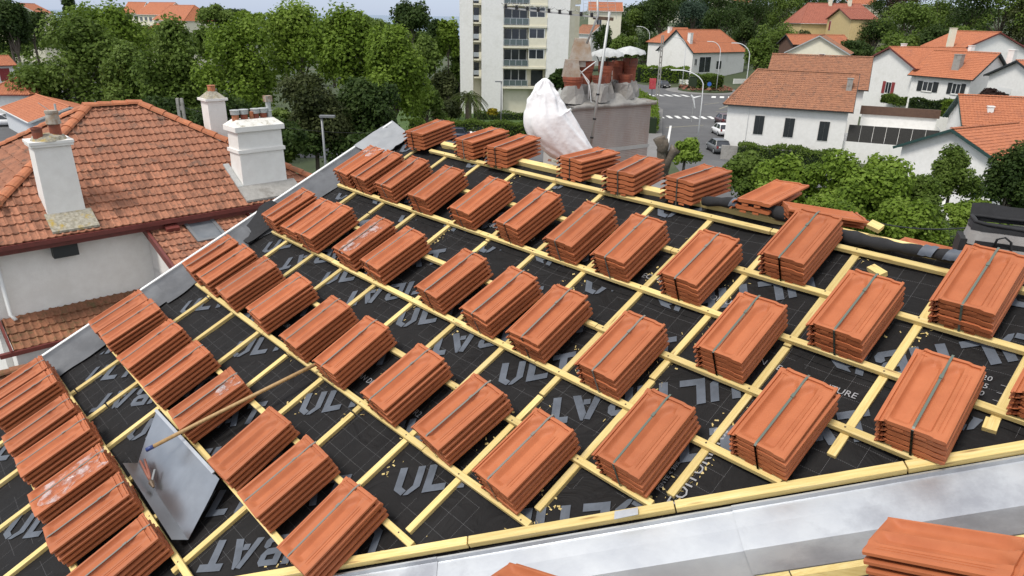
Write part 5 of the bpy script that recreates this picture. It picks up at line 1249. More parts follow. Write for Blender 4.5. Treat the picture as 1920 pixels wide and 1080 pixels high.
# ------------------------------------------------------------ trees
LEAFS = {
 'bright': leafmat('leaves_bright', (.070, .118, .013), (.145, .222, .025), (.225, .31, .055)),
 'fresh': leafmat('leaves_fresh', (.085, .14, .016), (.165, .25, .03), (.25, .345, .065)),
 'mid': leafmat('leaves_mid', (.052, .090, .013), (.108, .165, .027), (.165, .228, .055)),
 'dark': leafmat('leaves_dark', (.018, .036, .009), (.042, .074, .016), (.075, .112, .028)),
 'olive': leafmat('leaves_olive', (.025, .035, .012), (.060, .075, .022), (.10, .115, .045)),
 'blue': leafmat('leaves_blue', (.018, .035, .022), (.040, .070, .045), (.075, .115, .075)),
 'yellow': leafmat('leaves_yellow', (.10, .10, .012), (.30, .24, .02), (.45, .36, .04)),
 'purple': leafmat('leaves_purple', (.022, .014, .012), (.05, .028, .024), (.08, .05, .04)),
}
def crown_mesh(name, rx, ry, rz, n, size, m, seed, lobes=26, lumpy=.42, drop=.0):
    """leaves scattered over many overlapping lobes inside one uneven ellipsoid"""
    r = np.random.default_rng(seed)
    d = r.normal(size=(lobes, 3)); d /= np.linalg.norm(d, axis=1)[:, None]; d[:, 2] = np.where(d[:, 2] < -.55, -d[:, 2], d[:, 2])
    rad = r.uniform(.35, .82, lobes)[:, None]; c = d * rad; lr = r.uniform(.24, .44, lobes)
    li = r.choice(lobes, n, p=(lr ** 2) / (lr ** 2).sum()); q = r.normal(size=(n, 3)); q /= np.linalg.norm(q, axis=1)[:, None]
    q[:, 2] = np.where((q[:, 2] < -.3) & (r.random(n) < .7), -q[:, 2], q[:, 2])
    k = r.uniform(.25, 1.06, n) ** .6
    p = c[li] + q * (lr[li] * k)[:, None]; p += r.normal(size=(n, 3)) * .018
    dep = np.linalg.norm(p, axis=1)
    p = p * np.array([rx, ry, rz])
    nr = q * .75 + r.normal(size=(n, 3)) * .42 + np.array([0, 0, .3]); nr /= np.linalg.norm(nr, axis=1)[:, None]
    t = np.cross(nr, r.normal(size=(n, 3))); t /= np.linalg.norm(t, axis=1)[:, None]; b = np.cross(nr, t)
    s = 1.55 * size * r.uniform(.55, 1.25, n)[:, None]; t = t * s * .62; b = b * s * .8
    v = np.empty((n, 4, 3)); v[:, 0] = p - b * .5; v[:, 1] = p + t * .55 + b * .05 - nr * s * .08; v[:, 2] = p + b * .55; v[:, 3] = p - t * .55 + b * .05 - nr * s * .08
    tone = np.clip(r.normal(.5, .17, n) + (r.random(lobes)[li] - .5) * .5, 0, 1)
    me = bpy.data.meshes.new(name); me.vertices.add(n * 4); me.vertices.foreach_set('co', v.ravel())
    me.loops.add(n * 4); me.loops.foreach_set('vertex_index', np.arange(n * 4, dtype=np.int32))
    me.polygons.add(n); me.polygons.foreach_set('loop_start', np.arange(0, n * 4, 4, dtype=np.int32)); me.polygons.foreach_set('loop_total', np.full(n, 4, dtype=np.int32))
    me.update(); a = me.attributes.new('tone', 'FLOAT', 'POINT'); a.data.foreach_set('value', np.repeat(tone, 4).astype(np.float32)); me.materials.append(m)
    return me, c * np.array([rx, ry, rz]), lr
CROWNS = {}
def tree(label, c, rx, rz, kind='mid', n=6000, size=.28, seed=0, ground=None, name='tree', ry=None, group=None, share=None, trunk=True, lobes=26, cat='tree'):
    """c: centre of the crown; rx, rz radii"""
    c = Vector(c); ry = ry or rx; gz_ = gz(c.x, c.y) if ground is None else ground
    base = Vector((c.x, c.y, min(gz_, c.z - rz * .8)))
    t = thing(name, label, cat, base, group)
    if share is not None:
        key = (share, kind)
        if key not in CROWNS: CROWNS[key] = crown_mesh('crown', 1, 1, 1, n, size / rx, LEAFS[kind], 100 + share, lobes)
        me, cs, lr = CROWNS[key]; mw = Matrix.Translation(c) @ Matrix.Rotation(random.uniform(0, 6.28), 4, 'Z') @ Matrix.Diagonal((rx, ry, rz, 1))
        place('crown', me, mw, t)
        if trunk: MB().tube([base - Vector((0, 0, .5)), base.lerp(c, .5), c], [rx * .07, rx * .05, rx * .02], 7).build('trunk', BARK, t)
        return t
    me, cs, lr = crown_mesh('crown', rx, ry, rz, n, size, LEAFS[kind], seed + 11, lobes)
    place('crown', me, Matrix.Translation(c), t)
    if trunk:
        b = MB(); fork = c - Vector((0, 0, rz * .55)); tr0 = max(.10, rx * .06)
        if fork.z < base.z + .4: fork.z = base.z + .4
        b.tube([base - Vector((0, 0, .5)), base.lerp(fork, .5) + Vector((jit(.1), jit(.1), 0)), fork], [tr0 * 1.25, tr0, tr0 * .8], 9)
        for k in range(0, min(len(cs), 12)):
            e = c + Vector(cs[k]) * .9; mid_ = fork.lerp(e, .5) + Vector((0, 0, rz * .10))
            b.tube([fork, mid_, e], [tr0 * .5, tr0 * .28, tr0 * .07], 6, False)
        b.build('trunk', BARK, t, smooth=True)
    return t
def tp(label, x, y, rxp, ryp, Y, kind='mid', n=6000, size=.26, seed=0, **k):
    f_ = 1 / ppm(Y); c = aty(x, y, Y); rz = ryp * f_
    if Y < 40: c.z -= .45 * rz; rz *= 1.45; n = int(n * 1.35)      # near garden trees are seen from above: fuller below
    return tree(label, c, rxp * f_, rz, kind, n, size, seed, **k)
# the row of big trees beyond the hipped house
tp('broad mid green tree beside the car park sheds', 140, 150, 106, 128, 100, 'mid', 16000, .38, 1)
tp('tall bright green tree rising behind the broad car park tree', 195, 92, 84, 96, 120, 'bright', 9000, .42, 2)
tp('dark evergreen tree at the far side of the car park', 26, 66, 48, 70, 150, 'dark', 6000, .46, 3)
tp('narrow dark conifer behind the car park trees', 128, 14, 12, 28, 150, 'dark', 1200, .5, 4)
tp('maple with grey green leaves behind the hipped roof ridge', 240, 175, 62, 92, 90, 'mid', 9000, .36, 5)
tp('dark maple behind the single white chimney', 338, 165, 84, 118, 80, 'mid', 13000, .33, 6)
tp('bright plane tree left of the paired chimneys', 452, 150, 84, 118, 70, 'bright', 12000, .27, 7)
tp('tallest bright plane tree behind the paired chimneys', 560, 118, 88, 108, 76, 'bright', 12000, .28, 8)
tp('bright plane tree with lumpy crown beside the lamp post', 660, 130, 84, 118, 70, 'bright', 12000, .27, 9)
tp('bright plane tree closest to the palm', 738, 160, 74, 118, 64, 'bright', 12000, .25, 10)
tp('dark glossy evergreen tree right of the paired chimneys', 590, 225, 74, 92, 52, 'olive', 12000, .2, 12)
tp('dark evergreen tree above the ridge end flashing', 690, 220, 70, 80, 55, 'dark', 10000, .22, 13)
tp('low dark tree filling the gap behind the single chimney', 430, 250, 70, 80, 50, 'dark', 8000, .22, 14)
tp('low dark tree behind the ridge of the hipped roof', 300, 245, 80, 70, 52, 'dark', 7000, .24, 15)
tp('leafy tree beside the aerial free roof end', 520, 270, 60, 70, 54, 'mid', 7000, .24, 16)
tp('dark round tree behind the bright planes near the sea', 772, 52, 46, 48, 110, 'dark', 6000, .34, 17)
tp('light green tree touching the flats', 840, 82, 30, 46, 112, 'bright', 4000, .36, 18)
tp('low green tree between palm and planes', 800, 205, 40, 45, 74, 'mid', 5000, .24, 19)
tp('olive shrub tree beside the palm', 836, 172, 30, 44, 96, 'olive', 4500, .26, 20)
for i, (x, y, r_, rz_, Y, kd, lab) in enumerate([(405, 40, 40, 30, 150, 'mid', 'distant tree left of the sea gap'), (470, 44, 34, 26, 160, 'bright', 'distant light tree under the sea horizon'), (530, 52, 46, 26, 150, 'mid', 'distant spreading tree under the sea horizon'), (400, 92, 40, 40, 110, 'mid', 'tree below the resort terraces'), (620, 60, 40, 30, 150, 'mid', 'distant tree behind the tallest plane'), (700, 62, 50, 30, 140, 'mid', 'distant tree behind the lumpy plane'), (60, 60, 40, 40, 160, 'dark', 'dark tree in front of the inland red roof'), (10, 40, 40, 45, 150, 'dark', 'dark tree behind the car park evergreen'), (280, 92, 40, 36, 190, 'mid', 'tree in front of the resort low house'), (230, 60, 36, 40, 200, 'mid', 'tree left of the resort blocks'), (350, 85, 36, 30, 210, 'mid', 'tree at the foot of the seaward resort block'), (815, 72, 26, 34, 150, 'dark', 'dark tree beside the flats, far behind'), (655, 44, 30, 22, 260, 'dark', 'far dark tree on the sea horizon'), (440, 28, 30, 14, 330, 'dark', 'farthest dark tree on the sea horizon')]):
    tp(lab, x, y, r_, rz_, Y, kd, 3200, .42, 30 + i)
# near right: pollarded planes below the roof edge
tp('bright pollarded plane tree below the shuttered house', 1610, 350, 108, 82, 30, 'fresh', 16000, .15, 50)
tp('bright pollarded plane tree left of the shuttered house garden', 1480, 350, 84, 62, 32, 'fresh', 11000, .15, 51)
tp('darker plane tree behind the leaning loose tiles', 1400, 325, 60, 42, 36, 'mid', 7000, .16, 52)
tp('low leafy plane tree behind the membrane roll', 1690, 425, 80, 60, 26, 'bright', 9000, .13, 53)
tp('green plane tree directly behind the ridge bundles', 1560, 420, 80, 50, 26, 'bright', 8000, .13, 57)
tp('small round tree with fine leaves beside the green verged house', 1790, 322, 56, 42, 36, 'mid', 9000, .12, 54)
tp('dark fine leaved tree above the tool bag', 1898, 330, 50, 66, 30, 'dark', 8000, .11, 55)
tp('young pollard with leafy head beside the road', 1285, 288, 34, 30, 40, 'fresh', 4500, .16, 56)
tp('leafy tree at the garden wall beside the tool bag', 1830, 400, 60, 30, 30, 'fresh', 5000, .13, 58)
tp('dark red shrub beside the white house with black shutters', 1856, 188, 26, 22, 88, 'purple', 3500, .2, 59, name='shrub', cat='shrub')
tp('olive bush tree at the lawn edge left of the palm', 838, 215, 34, 34, 90, 'olive', 4500, .28, 61)
tp('dark bush tree behind the palm beside the flats', 862, 140, 26, 40, 114, 'mid', 4000, .34, 62)
tp('green tree behind the lawn hedge by the planes', 790, 120, 40, 60, 100, 'mid', 6000, .34, 63)
tp('leafy tree filling the garden below the green verged house', 1730, 370, 60, 44, 30, 'mid', 7000, .13, 64)
# hill woods
hw = [(1210, 100, 46, 40, 215, 'dark', 'dark tree behind the hoods of the chimney stack'), (1240, 40, 34, 44, 230, 'dark', 'tall dark cedar on the slope behind the chimney stack'), (1180, 60, 30, 40, 240, 'mid', 'tree beside the tall white block'), (1300, 38, 44, 34, 225, 'blue', 'blue grey cedar above the roundabout house'), (1355, 52, 46, 36, 215, 'dark', 'dark oak above the roundabout house'), (1410, 40, 46, 44, 225, 'dark', 'dark oak between roundabout house and ochre villa'), (1450, 90, 44, 44, 165, 'mid', 'green tree beside the roundabout house'), (1420, 110, 34, 34, 150, 'mid', 'round tree behind the curved street lamp'), (1470, 30, 40, 40, 240, 'mid', 'tree left of the ochre villa'), (1500, 88, 26, 24, 190, 'olive', 'creeper covered tree below the ochre villa'), (1640, 75, 46, 34, 185, 'dark', 'dark tree below the ochre villa'), (1700, 60, 56, 44, 170, 'mid', 'grey green rounded tree right of the ochre villa'), (1600, 100, 40, 22, 150, 'dark', 'low dark tree behind the beige gable'), (1760, 40, 50, 50, 190, 'mid', 'light tree right of the rounded tree'), (1820, 30, 50, 60, 180, 'dark', 'dark wood edge above the tall chimney house'), (1880, 30, 56, 56, 175, 'mid', 'green wood edge at the top of the hill street'), (1925, 50, 40, 60, 170, 'olive', 'olive brown tree at the end of the hill street'), (1700, 14, 40, 34, 240, 'purple', 'copper beech on the hill crest'), (1660, 18, 36, 30, 250, 'dark', 'dark tree behind the villa dormers'), (1560, 2, 40, 24, 270, 'dark', 'dark pine behind the ochre villa'), (1500, 4, 30, 26, 280, 'dark', 'dark pine left of the ochre villa'), (1340, 10, 40, 26, 270, 'dark', 'dark wood top behind the blue cedar'), (1280, 12, 30, 26, 280, 'dark', 'dark pine behind the blue cedar'), (1440, 8, 36, 24, 290, 'mid', 'pale tree on the hill crest near low orange roof'), (1560, 112, 36, 16, 140, 'mid', 'low green tree beside the gabled house with red shutters'), (1750, 80, 40, 26, 140, 'dark', 'dark tree behind the house with black shutters'), (1130, 82, 28, 30, 190, 'dark', 'dark tree beyond the rusty cowl'), (1170, 96, 30, 26, 175, 'mid', 'green bush tree beyond the cowls'), (1395, 80, 28, 34, 190, 'dark', 'dark tree at the right end of the roundabout house'), (1215, 30, 24, 34, 260, 'dark', 'far dark pine above the bend'), (1800, 75, 40, 24, 140, 'mid', 'tree behind the tall white chimney'), (1690, 90, 40, 22, 135, 'mid', 'tree behind the red shuttered gable')]
for i, (x, y, r_, rz_, Y, kd, lab) in enumerate(hw): tp(lab, x, y, r_, rz_ * 1.15, Y, kd, 4200, .40, 70 + i)
# unseparated woodland beyond the individual trees
def woods(name, label, pts, n, size, kind, seed):
    r = np.random.default_rng(seed); me_all = None
    vs, fs, tn = [], 0, []
    M_ = []
    for (x, y, rp, Y) in pts:
        f_ = 1 / ppm(Y); c = aty(x, y, Y); me, cs, lr = crown_mesh('w', rp * f_, rp * f_, rp * f_ * .75, n, size, LEAFS[kind], seed + len(M_)); M_.append(None)
        a = np.empty(len(me.vertices) * 3); me.vertices.foreach_get('co', a); vs.append(a.reshape(-1, 3) + np.array(c)); t_ = np.empty(len(me.vertices), dtype=np.float32); me.attributes['tone'].data.foreach_get('value', t_); tn.append(t_); bpy.data.meshes.remove(me)
    v = np.concatenate(vs); k = len(v) // 4; me = bpy.data.meshes.new(name); me.vertices.add(len(v)); me.vertices.foreach_set('co', v.ravel())
    me.loops.add(len(v)); me.loops.foreach_set('vertex_index', np.arange(len(v), dtype=np.int32)); me.polygons.add(k)
    me.polygons.foreach_set('loop_start', np.arange(0, len(v), 4, dtype=np.int32)); me.polygons.foreach_set('loop_total', np.full(k, 4, dtype=np.int32)); me.update()
    at_ = me.attributes.new('tone', 'FLOAT', 'POINT'); at_.data.foreach_set('value', np.concatenate(tn)); me.materials.append(LEAFS[kind])
    return place(name, me, Matrix.Identity(4), None, label, 'woodland', None, 'stuff')
rr = random.Random(3)
woods('woodland', 'far woodland covering the hill behind the houses', [(x, 30 + rr.uniform(-12, 40) + 18 * (x > 1650), rr.uniform(30, 44), rr.uniform(235, 300)) for x in range(1190, 1960, 26)], 1500, .6, 'dark', 400)
woods('woodland', 'low woodland between the resort and the car park trees', [(x, 78 + rr.uniform(-14, 26), rr.uniform(26, 38), rr.uniform(150, 230)) for x in list(range(-20, 330, 26)) + list(range(380, 880, 26))], 1300, .5, 'mid', 500)
woods('undergrowth', 'undergrowth below the row of big trees', [(x, 282 + rr.uniform(-24, 26), rr.uniform(40, 56), rr.uniform(44, 56)) for x in range(290, 740, 40)], 1500, .24, 'dark', 600)
# hedges: solid leafy boxes
def hedge(label, pts, hgt, wid, kind, n, size, seed, name='hedge'):
    r = np.random.default_rng(seed); P_ = [Vector((x, y, gz(x, y))) for x, y in pts]; v = []; tone = []
    seg = [(P_[i + 1] - P_[i]).length for i in range(len(P_) - 1)]; tot = sum(seg)
    for i in range(len(P_) - 1):
        m = int(n * seg[i] / tot); d = (P_[i + 1] - P_[i]).normalized(); s_ = Vector((-d.y, d.x, 0)); L_ = seg[i]
        a = r.uniform(0, L_, m); k = r.random(m); lat = np.where(k < .5, r.uniform(-1, 1, m), np.where(k < .75, -1, 1)) * wid / 2; hz_ = np.where(k < .5, 1., r.uniform(0, 1, m)) * hgt
        lat = lat + r.normal(0, .10, m); hz_ = hz_ + r.normal(0, .10, m) + .18 * np.sin(a * 1.7)
        p = np.array(P_[i]) + np.outer(a, np.array(d)) + np.outer(lat, np.array(s_)); p[:, 2] += hz_
        nr = r.normal(size=(m, 3)) + np.array([0, 0, .6]); nr /= np.linalg.norm(nr, axis=1)[:, None]; t = np.cross(nr, r.normal(size=(m, 3))); t /= np.linalg.norm(t, axis=1)[:, None]; b = np.cross(nr, t); q = size * r.uniform(.6, 1.2, m)[:, None]
        w_ = np.empty((m, 4, 3)); w_[:, 0] = p - b * q * .6; w_[:, 1] = p + t * q * .4; w_[:, 2] = p + b * q * .6; w_[:, 3] = p - t * q * .4; v.append(w_); tone.append(np.clip(r.normal(.5, .2, m), 0, 1))
    v = np.concatenate(v); m = len(v); me = bpy.data.meshes.new('foliage'); me.vertices.add(m * 4); me.vertices.foreach_set('co', v.ravel()); me.loops.add(m * 4); me.loops.foreach_set('vertex_index', np.arange(m * 4, dtype=np.int32)); me.polygons.add(m)
    me.polygons.foreach_set('loop_start', np.arange(0, m * 4, 4, dtype=np.int32)); me.polygons.foreach_set('loop_total', np.full(m, 4, dtype=np.int32)); me.update()
    a = me.attributes.new('tone', 'FLOAT', 'POINT'); a.data.foreach_set('value', np.repeat(np.concatenate(tone), 4).astype(np.float32)); me.materials.append(LEAFS[kind])
    t = thing(name, label, name, P_[0]); place('foliage', me, Matrix.Identity(4), t)
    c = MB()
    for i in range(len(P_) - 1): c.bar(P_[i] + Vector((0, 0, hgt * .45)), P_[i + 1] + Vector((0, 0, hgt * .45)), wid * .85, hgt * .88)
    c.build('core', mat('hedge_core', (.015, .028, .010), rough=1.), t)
def w2(x, y): p = atz(x, y, 0.); return (p.x, p.y)
hedge('long clipped hedge in front of the lawn of the flats', [w2(770, 256), w2(870, 258), w2(1010, 262)], 1.9, 1.8, 'mid', 9000, .22, 1)
hedge('low hedge behind the lawn at the foot of the flats', [(-6, 103), (8, 104)], 1.0, 1.2, 'mid', 2500, .2, 2)
hedge('dark hedge beside the flats car park', [(-20, 118), (-6, 117)], 4.0, 3.0, 'dark', 4000, .3, 3)
hedge('roadside hedge climbing beside the chimney stack', [(17.5, 92), (21.0, 112), (21.0, 135), (22.5, 160)], 2.3, 2.2, 'bright', 9000, .25, 4)
hedge('bright hedge in front of the roundabout house', [(40, 168), (30, 172), (26, 182)], 3.4, 3.0, 'bright', 6000, .35, 5)
hedge('round shrubs on the roundabout', [(37, 151), (43, 153)], 3.2, 3.6, 'mid', 5000, .3, 6)
hedge('dark clipped hedge behind the terrace screens', [w2(1690, 205), w2(1780, 215)], 1.8, 1.4, 'dark', 4000, .2, 7)
hedge('garden hedge at the foot of the shuttered house', [w2(1380, 300), w2(1470, 306), w2(1560, 316)], 1.6, 1.8, 'mid', 6000, .18, 8)
hedge('green garden scrub below the tool bag', [w2(1560, 440), w2(1700, 470), w2(1850, 480)], 1.8, 5, 'mid', 9000, .14, 9)
hedge('hedge at the foot of the ochre villa', [(66, 190), (88, 186)], 3, 3, 'mid', 4000, .4, 10)
def hedgep(label, pts, hgt, wid, kind, n, size, seed):
    global gz
    old = gz; P_ = [aty(*p) for p in pts]; z0 = P_[0].z; gz = lambda x, y: z0
    hedge(label, [(p.x, p.y) for p in P_], hgt, wid, kind, n, size, seed); gz = old
hedgep('clipped hedge in front of the gabled house with red shutters', [(1655, 192, 108), (1712, 198, 104)], 1.0, 1.4, 'mid', 3000, .22, 20)
hedgep('dark screen hedge in front of the house with black shutters', [(1700, 214, 96), (1822, 224, 93)], 1.9, 1.2, 'dark', 4000, .22, 21)
hedgep('bright flowering hedge beside the dark screen hedge', [(1768, 218, 92), (1800, 226, 90)], 1.8, 1.6, 'bright', 2500, .2, 22)
# palm
def palm(x, y, Y, label):
    c = aty(x, y, Y); base = Vector((c.x, c.y, gz(c.x, c.y))); t = thing('palm_tree', label, 'palm', base)
    MB().tube([base - Vector((0, 0, .3)), base.lerp(c, .5), c], [.45, .40, .42], 10).build('trunk', BARK, t)
    for i in range(46):
        a = random.uniform(0, 6.28); el = random.uniform(-.5, 1.25); L_ = random.uniform(2.6, 3.4); d = Vector((math.cos(a), math.sin(a), 0)); b = MB(); pts = []
        for k in range(9):
            f = k / 8; pts.append(c + d * (L_ * f * math.cos(el * (1 - f * .5))) + Vector((0, 0, L_ * (f * math.sin(el) - f * f * 1.0))))
        s_ = Vector((-d.y, d.x, 0))
        for k in range(1, 9):
            for sg in (-1, 1):
                for h_ in (0, .5):
                    p = pts[k - 1].lerp(pts[k], h_); q = p + s_ * sg * .42 * (1 - .5 * k / 9) + (pts[k] - pts[k - 1]) * .9 - Vector((0, 0, .16)); w_ = (pts[k] - pts[k - 1]) * .16
                    b.add([p - w_, p + w_, q], [(0, 1, 2)])
        b.tube(pts, [.03] * 8 + [.008], 4, False)
        o = b.build('frond', LEAFS['olive'] if i % 3 else LEAFS['mid'], t); at_ = o.data.attributes.new('tone', 'FLOAT', 'POINT'); at_.data.foreach_set('value', np.full(len(o.data.vertices), random.uniform(.2, .8), dtype=np.float32))
palm(878, 182, 92, 'date palm with arching fronds in front of the flats')
# yucca by the flats, yellow bush
tp('spiky dark green yucca against the white wall of the flats', 1046, 155, 16, 24, 102, 'dark', 1800, .5, 120, name='yucca', cat='shrub')
tp('round yellow flowering bush on the lawn by the flats', 924, 212, 11, 10, 100, 'yellow', 1800, .2, 121, name='shrub', trunk=False, cat='shrub')
# bare pollard trunks by the road
pb = thing('pollard_tree', 'bare knobbly pollarded trunk at the roadside behind the ridge', 'tree', atz(1242, 330, 5))
for pts in ([(1243, 330), (1240, 300), (1241, 275), (1236, 258)], [(1243, 320), (1252, 300), (1262, 285), (1268, 278)], [(1241, 285), (1246, 272), (1244, 262)]):
    P_ = [aty(x, y, 30) for x, y in pts]
    MB().tube(P_, [.26, .2, .2, .28][:len(P_)], 9).build('limb', BARK, pb, smooth=True)

# ------------------------------------------------------------ cars
def car(label, loc, yaw, colr, kind='hatch', nm='parked_car', sc=1.):
    p = Vector(loc); mw = Matrix.Translation(p) @ Matrix.Rotation(yaw, 4, 'Z') @ Matrix.Scale(sc, 4)
    t = thing(nm, label, 'van' if kind == 'van' else 'car', None, 'cars parked or driving in the streets', mw)
    paint = mat('car_' + '_'.join(f'{int(c*100)}' for c in colr), colr, rough=.28, spec=.6)
    def bl(name, mb, m, sm_=False, par=t): mb.v = [tuple(mw @ Vector(v)) for v in mb.v]; return mb.build(name, m, par, smooth=sm_)
    L_, H_, HB = (4.1, 1.48, .92) if kind == 'hatch' else (4.9, 1.95, 1.1); L_2 = L_ / 2; W_ = .88
    # lower body: section profile lofted along x
    xs = [-L_2, -L_2 + .08, -L_2 + .5, -.9, 0, .9, L_2 - .55, L_2 - .1, L_2]; tops = [.72, .86, HB, HB, HB - .02, HB - .03, .80, .70, .60]; wd = [.72, .82, W_, W_, W_, W_, .86, .78, .66]; bt = [.38, .28, .24, .22, .22, .22, .24, .28, .36]
    if kind == 'van': tops = [.9, 1.05, HB, HB, HB, HB, 1.0, .9, .8]
    b = MB()
    for x, tz, w_, bz in zip(xs, tops, wd, bt): b.v += [(x, -w_, bz), (x, -w_ * 1.02, (bz + tz) / 2), (x, -w_ * .95, tz), (x, w_ * .95, tz), (x, w_ * 1.02, (bz + tz) / 2), (x, w_, bz)]
    for i in range(len(xs) - 1):
        for j in range(6): a = i * 6 + j; c = i * 6 + (j + 1) % 6; b.f.append((a, c, c + 6, a + 6))
    b.f += [tuple(range(6))[::-1], tuple(range(len(b.v) - 6, len(b.v)))]
    bl('body', b, paint, True)
    g0, g1 = (-1.75, 1.15) if kind == 'hatch' else (-2.3, 1.75); r0, r1 = (-1.35, .35) if kind == 'hatch' else (-2.2, 1.0)
    g_ = MB(); r_ = MB()
    g_.add([(g0, -W_ * .93, HB - .03), (g1, -W_ * .93, HB - .05), (g1, W_ * .93, HB - .05), (g0, W_ * .93, HB - .03), (r0, -.64, H_ - .05), (r1, -.64, H_ - .05), (r1, .64, H_ - .05), (r0, .64, H_ - .05)], [(0, 1, 5, 4), (1, 2, 6, 5), (2, 3, 7, 6), (3, 0, 4, 7), (4, 5, 6, 7)])
    bl('windows', g_, GLASS)
    r_.add([(r0 - .08, -.66, H_ - .055), (r1 + .08, -.66, H_ - .055), (r1 + .08, .66, H_ - .055), (r0 - .08, .66, H_ - .055), (r0 + .1, -.5, H_), (r1 - .1, -.5, H_), (r1 - .1, .5, H_), (r0 + .1, .5, H_)], [(0, 1, 5, 4), (1, 2, 6, 5), (2, 3, 7, 6), (3, 0, 4, 7), (4, 5, 6, 7)])
    bl('roof', r_, paint)
    pl_ = MB()
    for sgn in (-1, 1):
        for (xa_, xb_) in ((g0, r0 - .04), (-.25, -.25), (g1, r1 + .04)): pl_.tube([(xa_, sgn * W_ * .93, HB - .03), (xb_, sgn * .655, H_ - .05)], .035, 5)
    bl('pillars', pl_, paint)
    for x in (-L_2 + .72, L_2 - .78):
        for y in (-.80, .80):
            wv = MB().tube([(x, y - .10, .31), (x, y + .10, .31)], .31, 16); wo = bl('wheel', wv, TYRE)
            bl('rim', MB().tube([(x, y + (.101 if y > 0 else -.101), .31), (x, y + (.112 if y > 0 else -.112), .31)], .19, 12), ALU, par=wo)
    for y in (-.6, .6): bl('headlight', MB().cbox((L_2 - .04, y, .62), .10, .28, .14), FRAMEW); bl('tail_light', MB().cbox((-L_2 + .03, y * 1.15, .80), .08, .2, .26), REDSH)
    bl('number_plate', MB().cbox((L_2 - .0, 0, .45), .03, .5, .11), FRAMEW)
    return t
def cp_(label, x, y, yaw, col_, kind='hatch'): p = atz(x, y, .04); return car(label, (p.x, p.y, .04), R(yaw), col_, kind)
WH, BK, GR, BL, RD, SV = (.72, .72, .72), (.018, .018, .02), (.10, .105, .11), (.03, .10, .22), (.30, .02, .02), (.42, .43, .44)
cp_('white hatchback parked behind the ridge in front of the long hedge', 886, 258, 172, WH)
cp_('dark blue car parked beside the white hatchback near the gatepost', 848, 262, 176, (.02, .025, .05))
cp_('white van parked beside the flats', 884, 158, 10, WH, 'van')
cp_('black small car coming along the road towards the roundabout crossing', 1244, 164, -78, BK)
cp_('black hatchback following the bend behind the oncoming car', 1270, 156, -160, BK)
cp_('white car parked at the bend below the bright hedge', 1254, 147, 165, WH)
cp_('silver car parked behind the red billboard', 1226, 145, 160, SV)
cp_('red car at the far end of the road bend', 1204, 140, 150, RD)
cp_('dark red car parked against the shuttered house', 1356, 232, 92, (.06, .02, .025))
cp_('white car parked between dark cars against the shuttered house', 1352, 252, 92, WH)
cp_('grey car parked closest to the garden wall of the shuttered house', 1345, 284, 92, GR)
cp_('white estate car parked by the plank shed', 18, 206, 20, WH)
cp_('white car in the car park beside the shed wall', 4, 236, 20, WH)
cp_('silver car behind the white cars in the car park', 30, 196, 15, SV)
cp_('blue hatchback parked in front of the low house beyond the car park', 10, 160, 10, BL)
cp_('dark car left in the car park near the lane', 6, 146, 10, GR)

# ------------------------------------------------------------ street furniture
def lamp(label, x0, y0, Y, h, arm, m=LAMPW, curve=True):
    b0 = aty(x0, y0, Y); b0.z = max(gz(b0.x, b0.y), 0.); t = thing('street_lamp', label, 'street lamp', b0)
    top = b0 + Vector((0, 0, h)); pts = [b0, b0 + Vector((0, 0, h * .6))]
    if curve:
        for k in range(1, 8): a = k / 7 * math.pi * .5; pts.append(b0 + Vector((arm * (1 - math.cos(a)), 0, h * .78 + h * .22 * math.sin(a))))
    else: pts.append(top)
    MB().tube(pts, [.09] + [.065] * (len(pts) - 1), 8).build('post', m, t, smooth=True)
    e = pts[-1]; d = 1 if arm > 0 else -1
    MB().box(e + Vector((-.1 if d > 0 else -.75, -.15, -.06)), (.85, 0, 0), (0, .3, 0), (0, 0, .12)).build('lamp_head', m, t)
lamp('white curved street lamp by the near crossing', 1308, 262, 84, 8.6, -3.2)
lamp('white curved street lamp behind the shuttered house ridge', 1400, 150, 125, 10.5, -2.6)
lamp('white curved street lamp in front of the roundabout house', 1345, 150, 150, 10, -2.2)
lamp('white curved street lamp left of the roundabout', 1281, 140, 158, 10.5, -2.0)
lamp('grey street lamp with flat head behind the zinc verge', 612, 330, 40, 8.6, .3, STEEL, False)
lamp('thin grey lamp post in front of the lawn', 939, 250, 86, 6.8, -.2, STEEL, False)
lamp('grey lamp post beside the dark hedge of the flats', 866, 180, 118, 8, .3, STEEL, False)
lamp('white lamp post on the slope behind the cowls', 1215, 110, 200, 11, -3, LAMPW)
# the bent white marking arms of the crossing sign
cs = thing('road_sign', 'white branching road sign arm beside the near crossing lamp', 'sign', atz(1300, 205, 0))
pS = [aty(x, y, 104) for x, y in ((1296, 178), (1300, 184), (1303, 203))]; pT = [aty(x, y, 104) for x, y in ((1300, 184), (1314, 180))]
MB().tube(pS, [.10, .16, .06], 6).build('arm', LAMPW, cs); MB().tube(pT, [.16, .06], 6).build('arm', LAMPW, cs)
MB().tube([aty(1301, 186, 104.2), Vector((aty(1301, 186, 104.2).x, 104.2, 0))], .04, 6).build('post', GALV, cs)
def pole(label, x, ytop, Y, lattice=False):
    a = aty(x, ytop, Y); t = thing('utility_pole', label, 'utility pole', (a.x, a.y, gz(a.x, a.y)))
    h = a.z - gz(a.x, a.y); b = MB()
    if lattice:
        for dx in (-.22, .22): b.bar((a.x + dx, a.y, gz(a.x, a.y)), (a.x + dx * .6, a.y, a.z), .14, .16)
        for k in range(int(h / .9)): b.bar((a.x - .2, a.y, gz(a.x, a.y) + k * .9 + .3), (a.x + .2, a.y, gz(a.x, a.y) + k * .9 + .3), .08, .25)
        b.build('post', CONC, t)
    else: b.tube([(a.x, a.y, gz(a.x, a.y)), a], [.16, .10], 8).build('post', CONC, t)
    return t, a
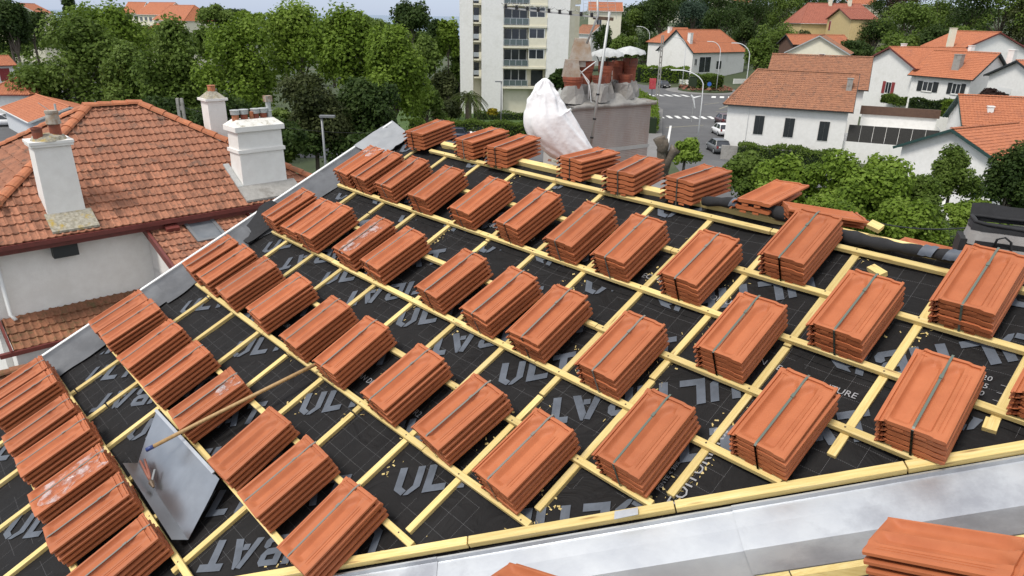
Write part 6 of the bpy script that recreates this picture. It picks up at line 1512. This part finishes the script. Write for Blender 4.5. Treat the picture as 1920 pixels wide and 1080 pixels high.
t_, a1 = pole('latticed concrete utility pole at the roadside hedge', 1243, 66, 118, True)
t_, a2 = pole('concrete utility pole on the slope behind the cowls', 1190, 68, 190)
t_, a3_ = pole('slatted dark utility pole behind the hipped roof', 336, 184, 44, True)
def wire(label, a, b, sag):
    MB().tube([Vector(a).lerp(Vector(b), i / 16) - Vector((0, 0, sag * 4 * (i / 16) * (1 - i / 16))) for i in range(17)], .014, 4).build('overhead_wire', BLACKP, None, label=label, cat='wire')
wire('overhead wire from the slatted pole towards the lamp post', aty(340, 200, 44), aty(760, 247, 44), .6)
wire('overhead wire crossing below the ridge in front of the plane trees', aty(1590, 402, 13), aty(1830, 425, 13), .15)
wire('overhead wire from the latticed pole across the road', a1, aty(1420, 75, 160), .8)
bb = thing('billboard', 'red advertising panel standing on the pavement near the bend', 'billboard', atz(1224, 168, 0))
q0, q1 = aty(1217, 167, 140), aty(1229, 168, 140)
MB().box((q0.x, 140, q0.z), (q1.x - q0.x, 0, 0), (0, .25, 0), (0, 0, 2.0)).build('poster', REDP, bb); MB().box(((q0.x + q1.x) / 2 - .15, 140.05, 0), (.3, 0, 0), (0, .15, 0), (0, 0, max(.3, q0.z))).build('leg', STEEL, bb)
bs = thing('round_sign', 'blue round traffic sign on the roundabout bed', 'sign', (39.5, 147.2, .5))
MB().tube([(39.5, 147.2, .4), (39.5, 147.2, 2.2)], .05, 6).build('post', GALV, bs); MB().tube([(39.5, 147.14, 1.9), (39.5, 147.1, 1.9)], .42, 18).build('disc', mat('sign_blue', (.03, .12, .45), rough=.4), bs)
# walls along the gardens
def wallw(label, pts, h, m=WHITEP, th=.25):
    t = thing('garden_wall', label, 'wall', (pts[0][0], pts[0][1], 0)); b = MB()
    for p, q in zip(pts[:-1], pts[1:]): MB().bar((p[0], p[1], h / 2 - .5), (q[0], q[1], h / 2 - .5), th, h + 1).build('wall', m, t)
wallw('white garden wall below the bright hedge at the bend', [(24.5, 196), (31, 172), (42, 165)], 1.2)
wallw('white garden wall in front of the roundabout house', [(50, 166), (62, 168)], 1.6)
p_ = [w2(1350, 298), w2(1420, 303), w2(1480, 309)]
wallw('weathered grey garden wall below the shuttered house', p_, 1.5, CONC)
wallw('white balustrade wall behind the membrane roll', [w2(1700, 405), w2(1870, 420)], 1.2)
wallw('stone post at the lane end behind the ridge', [(-10.6, 84), (-10.35, 84)], 2.0, CONC, .3)
hz_l = None
